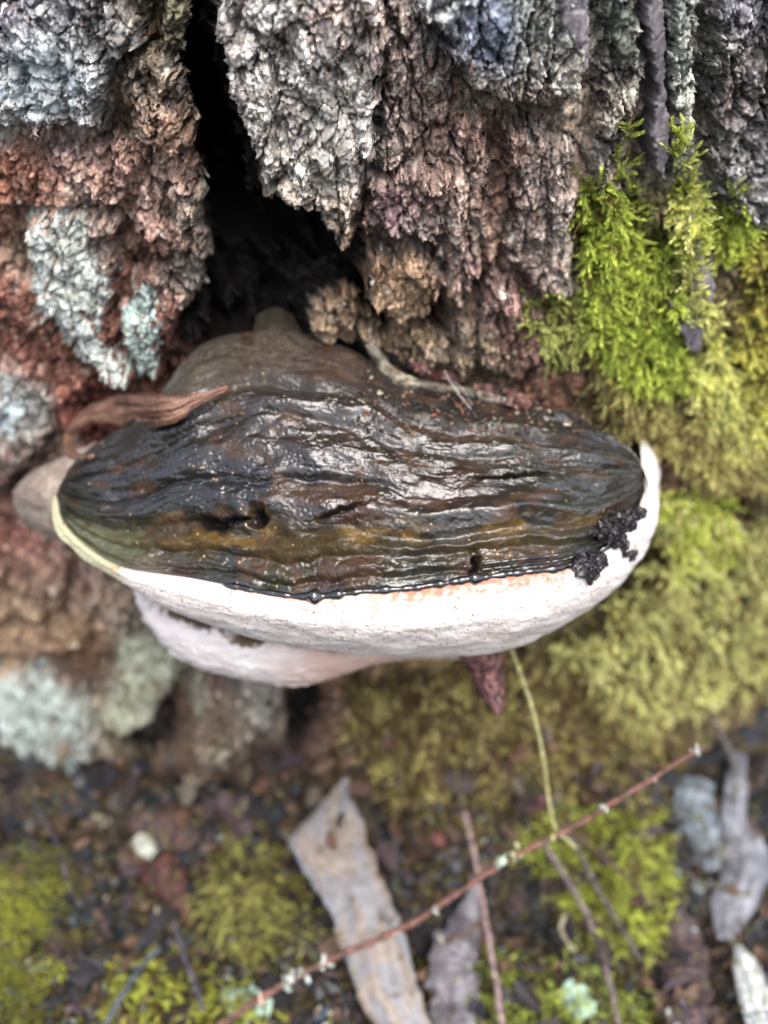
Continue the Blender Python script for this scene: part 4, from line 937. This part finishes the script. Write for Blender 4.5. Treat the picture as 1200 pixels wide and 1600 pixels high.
# ------------------------------------------------------------------ moss
MV, MF, MC = [], [], []
def moss_begin():
    MV.clear(); MF.clear(); MC.clear()
def shoots(P0, D, Ln, m, leaf, col, tipc, seed, spread=0.75, width=0.34, curl=0.25, tipdense=1.0):
    """P0, D: bases and directions of n shoots; each carries m pointed leaves spiralling up a bending stem"""
    r = np.random.default_rng(seed); n = len(P0)
    D = D / np.linalg.norm(D, axis=1, keepdims=True)
    A = np.cross(D, r.standard_normal((n, 3))); A /= np.linalg.norm(A, axis=1, keepdims=True); Bn = np.cross(D, A)
    bend = r.standard_normal((n, 3)) * 0.25 + np.array([0, 0, -curl])
    t = np.linspace(0.05, 1, m)[None] ** (1 / tipdense) * np.ones((n, 1))
    base = P0[:, None] + (D[:, None] * t[..., None] + bend[:, None] * (t ** 2)[..., None]) * Ln[:, None, None]
    ph = np.arange(m)[None] * 2.4 + r.uniform(0, 6.28, (n, 1)) + r.normal(0, 0.25, (n, m))
    sp = spread * (1.15 - 0.65 * t) + r.normal(0, 0.1, (n, m))
    dirn = D[:, None] + bend[:, None] * (2 * t)[..., None]; dirn /= np.linalg.norm(dirn, axis=-1, keepdims=True)
    rad = np.cos(ph)[..., None] * A[:, None] + np.sin(ph)[..., None] * Bn[:, None]
    ld = dirn * np.cos(sp)[..., None] + rad * np.sin(sp)[..., None]
    sd_ = np.cross(ld, dirn); sd_ /= np.linalg.norm(sd_, axis=-1, keepdims=True) + 1e-9
    ll = (leaf * r.uniform(0.7, 1.2, (n, m)) * (1.0 - 0.35 * np.abs(t - 0.55)))[..., None] * MM
    nn_ = np.cross(sd_, ld)
    a = base; tip = base + ld * ll + nn_ * ll * 0.12
    mid = base + ld * ll * 0.42 - nn_ * ll * 0.06
    l_, r__ = mid + sd_ * ll * width / 2, mid - sd_ * ll * width / 2
    V = np.stack([a, l_, tip, r__], 2).reshape(-1, 3)
    off = sum(len(v_) for v_ in MV)
    F = np.arange(n * m * 4).reshape(-1, 4) + off
    cc = (col[:, None] * (1 - t[..., None]) + tipc[:, None] * t[..., None]) * r.uniform(0.8, 1.2, (n, m, 1))
    cc = np.stack([cc * 0.85, cc, cc * 1.15, cc], 2).reshape(-1, 3)
    MV.append(V); MF.append(F); MC.append(cc)
def zone(poly, n, Lr, m, leaf, c_lo, c_hi, c_tip, seed, direction=(0, -0.8, 0.35), brown=0.15, gap=0.25, sink=1.0, dome=0.0, bmix=(112, 92, 52), **kw):
    r = np.random.default_rng(seed); a = np.array(poly, float)
    px = r.uniform(a[:, 0].min(), a[:, 0].max(), n * 3); py = r.uniform(a[:, 1].min(), a[:, 1].max(), n * 3)
    d = sdf(poly, px + 14 * fbm(px / 25, py / 25, seed, 3), py + 14 * fbm(px / 25, py / 25, seed + 1, 3))
    ok = (d > 0) & (fbm(px / 30, py / 30, seed + 2, 3) > -gap - 0.01 * np.clip(d, 0, 20))
    px, py, d = px[ok][:n], py[ok][:n], d[ok][:n]; k = len(px)
    if py.mean() < 1240:
        i_ = np.clip(((px + 200) / 2).astype(int), 0, ZW - 1); j_ = np.clip(((py + 200) / 2).astype(int), 0, ZH - 1)
        P0 = at_depth(px, py, ztrunk[j_, i_] + sink * MM)
    else: P0 = on(px, py, -sink * MM)
    P0 = P0 + np.array([0, -0.35, 1.0]) * (dome * MM * sstep(0, 55, d) * (0.7 + 0.9 * fbm(px / 22, py / 22, seed + 21, 2)))[:, None]
    X, Z = px / 28, py / 28
    D = np.array(direction)[None] + np.stack([1.1 * fbm(X, Z, seed + 4, 2), 0.5 * fbm(X, Z, seed + 5, 2), 1.0 * fbm(X, Z, seed + 6, 2)], 1) * 1.3 + r.normal(0, 0.28, (k, 3))
    Ln = r.uniform(*Lr, k) * MM * sstep(-4, 12, d) 
    q = np.clip(0.5 + 1.1 * fbm(px / 38, py / 38, seed + 8, 3) + r.normal(0, 0.2, k), 0, 1)[:, None]
    lo = lin(c_lo) * (1 - q) + lin(c_hi) * q; lo = lo * 0.8 + 0.2 * lo.mean(1, keepdims=True) * 1.2; c_tip = tuple(min(255, v_ * 1.1 + 8) for v_ in c_tip); tp = lin(c_tip) * (0.5 + 0.8 * q)
    isb = (r.uniform(0, 1, k) < brown)[:, None]
    lo = np.where(isb, lin(bmix) * 0.8, lo); tp = np.where(isb, lin(bmix) * 1.15, tp)
    shoots(P0, D, Ln, m, leaf, lo, tp, seed + 11, **kw)
def climb(path, wpx, n, c, tip, seed, Ls=(3, 6), leaf=2.3, lift=1.5):
    r = np.random.default_rng(seed); R_ = spline([(x_, y_, w_) for (x_, y_), w_ in zip(path, wpx)], n)
    j = r.uniform(-1, 1, n) * R_[:, 2] / 2
    P0 = on(R_[:, 0] + j * 0.5, R_[:, 1], lift * MM * 0.5)
    D = np.stack([j / (R_[:, 2] / 2 + 1e-6) * 0.75, -0.55 + 0 * j, 0.75 + 0 * j], 1) + r.normal(0, 0.2, (n, 3))
    shoots(P0, D, r.uniform(*Ls, n) * MM, 12, leaf, np.tile(lin(c), (n, 1)), np.tile(lin(tip), (n, 1)), seed + 1, spread=0.6, curl=0.0)
def moss_end(name, label, cush=()):
    V = list(MV); F = list(MF); C = list(MC); off = sum(len(v_) for v_ in V)
    for v_, f_, c_ in cush:
        V.append(v_); F.append(f_ + off); C.append(c_); off += len(v_)
    V = np.concatenate(V)
    o = mesh_from(name, V, np.concatenate(F), M_MOSS, col=np.clip(np.concatenate(C), 0.002, 1), smooth=False)
    tag(o, label, 'moss', kind='stuff'); splat(V); return o

G1, G2, GT = (70, 84, 22), (124, 138, 38), (188, 202, 90)
Y1, Y2, YT = (122, 130, 40), (170, 174, 62), (224, 224, 140)
O1, O2, OT = (92, 88, 42), (140, 134, 66), (194, 188, 118)
moss_begin()
zone([(905,330),(925,285),(960,300),(1005,390),(1055,380),(1062,470),(1060,560),(1095,600),(1000,610),(930,560),(905,470)], 2300, (5, 9), 18, 2.0, G1, G2, GT, 71, brown=0.08, gap=0.5)
zone([(1050,300),(1092,290),(1095,350),(1072,420),(1062,500),(1050,420)], 330, (4, 8), 16, 2.2, Y1, Y2, YT, 72, brown=0.0, gap=0.6)
zone([(1100,440),(1118,500),(1150,580),(1190,690),(1150,720),(1080,640),(1060,560),(1098,560)], 900, (5, 9), 18, 2.0, Y1, Y2, YT, 73, brown=0.05, gap=0.6)
zone([(1098,330),(1125,318),(1165,330),(1172,372),(1150,410),(1112,400)], 330, (4, 8), 16, 2.0, G1, Y2, (190,204,90), 74, brown=0.05, gap=0.5)
zone([(1165,380),(1260,370),(1260,760),(1175,700),(1150,560)], 1100, (4, 8), 16, 2.2, O1, Y2, (196,190,96), 75, brown=0.2, gap=0.4)
zone([(815,460),(860,455),(912,470),(925,545),(880,580),(835,530)], 300, (5, 9), 18, 1.8, O1, O2, (176,184,104), 76, brown=0.1, gap=0.4, direction=(-0.4,-0.7,0.5))
zone([(915,545),(1000,600),(1090,620),(1190,690),(1190,760),(1080,745),(1040,700),(960,660)], 1500, (5, 10), 16, 2.1, O1, O2, OT, 77, brown=0.35, gap=0.35, direction=(-0.1,-0.8,-0.1), bmix=(124,100,66))
climb([(1000,480),(990,400),(985,330),(975,290),(968,240),(982,200)], [70,60,46,30,22,8], 90, (104,116,34), (178,188,92), 80)
climb([(1075,420),(1078,350),(1068,290),(1064,240),(1060,200)], [54,54,44,34,12], 130, (124,134,34), (214,220,120), 81)
climb([(1140,380),(1138,340),(1150,300)], [60,40,14], 40, (92,104,34), (170,184,96), 82)
climb([(930,330),(915,300),(908,285)], [30,14,6], 16, (84,92,34), (130,140,60), 83)
climb([(1100,520),(1082,470),(1078,430)], [30,30,10], 34, (140,144,60), (222,220,150), 84, leaf=2.8)
moss_end('moss_carpet', 'bright green and yellow-green feathery moss climbing the bark on the right', CUSH['upper'])
moss_begin()
zone([(1020,770),(1100,760),(1150,820),(1260,780),(1260,1080),(1120,1085),(1000,1150),(860,1010),(950,940),(1030,850)], 2900, (6, 12), 15, 2.3, (78,86,32), (150,152,66), (222,222,146), 85, brown=0.32, gap=0.04, bmix=(128,108,66))
zone([(1020,770),(1140,770),(1150,870),(1090,900),(1040,880)], 420, (6, 11), 16, 2.3, (84,104,26), (130,150,46), (190,200,90), 86, brown=0.05, gap=0.3)
zone([(540,1060),(860,1010),(1040,1130),(1050,1290),(860,1330),(640,1310),(590,1250),(540,1160)], 2700, (3, 8), 13, 2.1, (92,84,46), (142,130,68), (186,174,108), 87, brown=0.45, gap=0.12, bmix=(104,84,56))
moss_end('moss_carpet', 'soft blurred olive moss on the trunk base right of and below the bracket', CUSH['lower'])
moss_begin()
zone([(850,1250),(1040,1270),(1060,1420),(1010,1500),(900,1480),(850,1380),(790,1350)], 1200, (5, 11), 14, 2.2, (58,66,22), (120,130,40), (190,200,90), 88, dome=9, brown=0.1, gap=0.25, direction=(0,-0.5,0.8))
zone([(740,1480),(860,1490),(1030,1540),(1040,1700),(740,1700)], 620, (5, 11), 14, 2.2, (52,62,22), (112,126,40), (180,194,90), 89, dome=8, brown=0.1, gap=0.2, direction=(0,-0.5,0.8))
moss_end('moss_patch', 'yellow-green moss on the ground between the leaves at lower right')
moss_begin()
zone([(-60,1215),(300,1235),(560,1230),(760,1260),(1100,1240),(1260,1180),(1260,1720),(-60,1720)], 2600, (2.5, 7), 11, 1.9, (58,60,30), (104,102,50), (150,146,82), 97, brown=0.45, gap=-0.1, direction=(0,-0.5,0.8), bmix=(96,78,52))
moss_end('ground_moss', 'thin dull olive moss scattered between the leaf scraps on the ground')
moss_begin()
zone([(312,1370),(345,1330),(400,1305),(450,1345),(488,1400),(490,1470),(420,1505),(350,1480),(318,1430)], 620, (8, 16), 18, 2.3, (58,56,32), (104,102,48), (172,172,92), 90, dome=15, brown=0.35, gap=0.9, direction=(0,-0.6,0.6), bmix=(98,84,64))
moss_end('moss_tuft', 'rounded olive-brown moss tuft left of the large gum leaf')
moss_begin()
zone([(170,1500),(300,1480),(380,1530),(450,1580),(440,1720),(150,1720)], 800, (5, 11), 15, 2.2, (54,62,22), (118,128,40), (194,200,84), 91, dome=9, brown=0.2, gap=0.3, direction=(0,-0.5,0.8))
zone([(0,1560),(110,1560),(160,1620),(150,1720),(-60,1720)], 300, (4, 8), 15, 2.0, (60,66,30), (88,92,36), (130,136,60), 98, dome=4, brown=0.3, gap=0.2, direction=(0,-0.5,0.8))
moss_end('moss_patch', 'low mossy strip along the bottom edge left of the large gum leaf')
# ferny branched moss in the lower left corner
moss_begin()
r = np.random.default_rng(93)
for i in range(27):
    x0, y0 = r.uniform(-50, 60), 1325 + 215 * (i + r.uniform(0, 1)) / 27
    a_ = r.uniform(-0.35, 1.3); Lb = r.uniform(40, 100)
    tt_ = np.linspace(0, 1, 16); sx, sy = x0 + Lb * tt_ * math.cos(a_), y0 + Lb * tt_ * math.sin(a_) + 20 * tt_ ** 2
    P0 = on(sx, sy, 0.018 + 0.008 * r.uniform()) ; P0 = P0[:1] * 0 + P0; dd = project(P0)[2]; P0 = at_depth(sx, sy, np.full(16, np.median(dd)) - 0.004 * tt_)
    ax_ = P0[-1] - P0[0]; ax_ /= np.linalg.norm(ax_)
    side = np.cross(ax_, CAM - P0[0]); side /= np.linalg.norm(side)
    D = ax_[None] * 0.7 + side[None] * np.where(np.arange(16) % 2, 1, -1)[:, None] * 0.8
    cc = np.tile(lin((140, 144, 52)) * r.uniform(0.35, 1.3), (16, 1))
    shoots(P0, D, (1.15 - tt_) * r.uniform(5, 9) * MM, 16, 1.2, cc, cc * 1.45, 200 + i, spread=0.5, width=0.5)
    shoots(P0[:1], ax_[None], np.array([np.linalg.norm(P0[-1] - P0[0])]), 60, 1.1, cc[:1] * 0.8, cc[:1] * 1.2, 300 + i, spread=0.4, curl=0)
zone([(-60,1320),(70,1310),(110,1420),(90,1540),(-60,1560)], 160, (5, 10), 15, 1.9, (56,60,26), (88,94,34), (130,136,60), 94, dome=9, brown=0.15, gap=0.3, direction=(0.2,-0.5,0.7))
moss_end('fern_moss', 'yellow-green ferny branching moss in the lower left corner')

# ------------------------------------------------------------------ twigs, stalks, silk
def stick(name, pts, rad, c1, c2, label, cat, seed, n=90, lumps=0.25, sub=(), depths=None, ns=9):
    R_ = spline(pts, n); px, py, lf = R_[:, 0], R_[:, 1], R_[:, 2]
    if depths is None:
        d = depth_at(px, py, 1); k = np.ones(41) / 41; d = np.convolve(np.pad(d, 20, 'edge'), k, 'valid') - lf * MM
    else: d = np.interp(np.linspace(0, 1, n), np.linspace(0, 1, len(depths)), depths)
    tl = np.linspace(0, 1, n)
    Pw = at_depth(px + 3.0 * fbm(tl * 14, tl * 0, seed, 3), py + 3.0 * fbm(tl * 14, tl * 0 + 3, seed, 3), d)
    nod = np.exp(-((np.mod(tl * 17 + 0.4 * np.sin(tl * 40), 1) - 0.5) / 0.09) ** 2) * (cat == 'twig')
    rr = np.interp(tl, np.linspace(0, 1, len(rad)), rad) * MM * (1 + 0.35 * nod + 0.25 * fbm(tl * 30, tl * 0, seed + 3, 2))
    k = np.clip(0.5 + 1.6 * fbm(tl * 34, tl * 0, seed + 5, 3), 0, 1)[:, None]
    c0 = Pw[n // 2].copy()
    o = tube_obj(name, Pw, rr, M_TWIG, ns, s=seed, lumps=lumps, col=lin(c1) * k + lin(c2) * (1 - k), off=c0); o.location = c0
    tag(o, label, cat)
    for (tq, sx, sz, cc, nm) in sub:        # crusts and scales growing on the twig: parts of it
        j = int(tq * (n - 1)); r = np.random.default_rng(int(seed * 100 + tq * 1000))
        V_, F_ = [], []; b_ = 0
        for q in range(7):
            p = Pw[j] - c0 + r.normal(0, 1, 3) * np.array([sx, sx, sz]) * MM * 0.6 + np.array([0, -1, 1]) * rr[j] * 0.7
            kk = 7; an = np.linspace(0, 2 * np.pi, kk, endpoint=False); u1 = r.standard_normal(3); u1 /= np.linalg.norm(u1); u2 = np.cross(u1, r.standard_normal(3)); u2 /= np.linalg.norm(u2)
            ring = p + (np.cos(an) * r.uniform(0.5, 1.1, kk))[:, None] * u1 * sx * MM * 0.7 + (np.sin(an) * r.uniform(0.5, 1.1, kk))[:, None] * u2 * sz * MM * 0.6
            nv = np.cross(u1, u2) * 0.5 * MM
            V_ += [p + nv, p - nv, *ring]; F_ += [[b_, b_ + 2 + i_, b_ + 2 + (i_ + 1) % kk] for i_ in range(kk)] + [[b_ + 1, b_ + 2 + (i_ + 1) % kk, b_ + 2 + i_] for i_ in range(kk)]; b_ += kk + 2
        mesh_from(nm, np.array(V_), np.array(F_), M_LICHEN, o, col=np.tile(lin(cc), (len(V_), 1)), smooth=False)
    return o
W1, W2 = (180, 188, 178), (186, 200, 176)
stick('red_twig', [(320,1620,0),(350,1598,0),(440,1540,0),(540,1488,0),(640,1445,0),(720,1392,0),(800,1340,0),(870,1305,0),(940,1265,0),(1020,1215,0),(1098,1168,0)], [1.3,1.35,1.25,1.15,1.1,1.0,0.8], (124,86,76), (80,64,56),
      'long thin red twig with lichen specks slanting across the ground', 'twig', 41, n=160, depths=[.368,.366,.362,.356,.35,.345],
      sub=((0.20,3.2,2.4,W1,'lichen_scale'),(0.25,2.2,3.6,W1,'lichen_scale'),(0.17,2.4,1.8,W1,'lichen_scale'),(0.12,1.3,1.0,(220,190,170),'lichen_scale'),(0.46,1.2,1.2,W1,'lichen_scale'),(0.60,2.8,5.5,(178,196,170),'lichen_scale'),(0.635,2.4,2.4,(176,176,140),'lichen_scale'),(0.70,1.2,1.0,(186,184,130),'lichen_scale'),(0.80,1.2,1.2,W1,'lichen_scale'),(0.99,1.6,1.4,(196,196,188),'lichen_scale'),(0.38,1.0,1.0,(190,150,140),'bud'),(0.9,0.8,0.8,(190,150,140),'bud')))
stick('grass_stalk', [(798,1012,6),(812,1050,6),(832,1110,7),(846,1170,8),(855,1230,9),(866,1290,10),(900,1325,10)], [0.9,0.9,0.8,0.75], (162,158,112), (128,124,82),
      'pale straw-green stalk hanging down from behind the white rim', 'stalk', 42, depths=[.345,.352,.36,.364,.366])
stick('pale_stalk', [(726,1268,10),(740,1330,9),(752,1400,8),(764,1470,8),(776,1540,8),(790,1640,8)], [1.0,1.1,1.2,1.5], (158,136,122), (112,92,104),
      'upright tan and purple stalk crossing behind the red twig', 'stalk', 43)
stick('dark_twig', [(846,1310,10),(880,1365,10),(912,1420,9),(940,1490,8),(958,1560,8),(972,1640,8)], [1.3,1.2,1.1,1.0], (116,102,100), (84,74,72),
      'thin grey-brown twig running down from the middle of the red twig', 'twig', 44)
stick('dark_twig', [(880,1290,6),(912,1345,6),(940,1400,6),(975,1455,5),(1000,1500,5)], [1.0,0.9,0.8], (92,84,86), (68,62,66),
      'thinner dark twig right of the grey-brown one, on moss', 'twig', 45)
stick('dark_twig', [(900,1305,4),(950,1345,4),(990,1380,4),(1015,1415,4)], [0.9,0.9,0.7], (96,72,66), (70,56,54),
      'short dark red-brown twig behind the two thin twigs', 'twig', 46)
stick('pale_stalk', [(884,1430,5),(876,1450,5),(886,1472,5),(898,1486,5)], [0.7,0.7,0.6], (164,156,134), (140,130,112),
      'small pale hooked stalk between two dark twigs', 'stalk', 47)
stick('dark_twig', [(165,1600,6),(200,1540,6),(228,1502,6),(248,1482,6)], [1.0,1.0,0.8], (88,96,106), (66,70,80),
      'thin blue-grey twig leaning at lower left', 'twig', 48)
stick('dark_twig', [(60,1270,6),(86,1310,6),(104,1370,6),(110,1400,6)], [0.9,0.9,0.8], (84,76,82), (64,58,64),
      'dim purple-grey twig above the ferny moss', 'twig', 49)
stick('dark_twig', [(272,1440,8),(286,1490,8),(306,1540,7),(318,1580,7)], [0.8,1.0,0.8], (92,88,98), (70,66,72),
      'thin grey stem trailing from the crumpled red-brown leaf', 'twig', 50)
stick('dark_twig', [(1112,1120,5),(1135,1165,5),(1150,1210,5)], [1.0,1.0,0.9], (112,106,100), (84,80,76),
      'faint grey stem rising above the silvery leaf at right', 'twig', 51)
stick('silk_thread', [(694,580,6),(706,600,7),(722,622,6),(736,640,3)], [0.1,0.11,0.1], (214,210,204), (190,186,180),
      'fine white thread over the pale bark sliver', 'thread', 52, lumps=0, n=30)
stick('silk_thread', [(690,590,9),(712,598,9),(726,612,8),(738,634,3)], [0.06,0.06,0.06], (214,210,204), (190,186,180),
      'second fainter thread looping beside the white one', 'thread', 53, lumps=0, n=30)

for nm, gr in (('lichen_patch', 'lichens growing on the bark'), ('gum_leaf', 'grey leaves on the ground'), ('brown_leaf', 'brown leaves on the ground'), ('dark_twig', 'thin dark twigs on the ground'),
               ('bark_sliver', 'bark slivers along the back of the cap'), ('black_lump', 'black lumps on the rim'), ('pale_stalk', 'pale stalks on the ground'), ('silk_thread', 'threads over the bark sliver'), ('white_flake', 'pale flakes on the soil'), ('lichen_flake', 'mint flakes on the moss')):
    for o_ in COLL.objects:
        if o_.parent is None and o_.name.split('.')[0] == nm: o_['group'] = gr
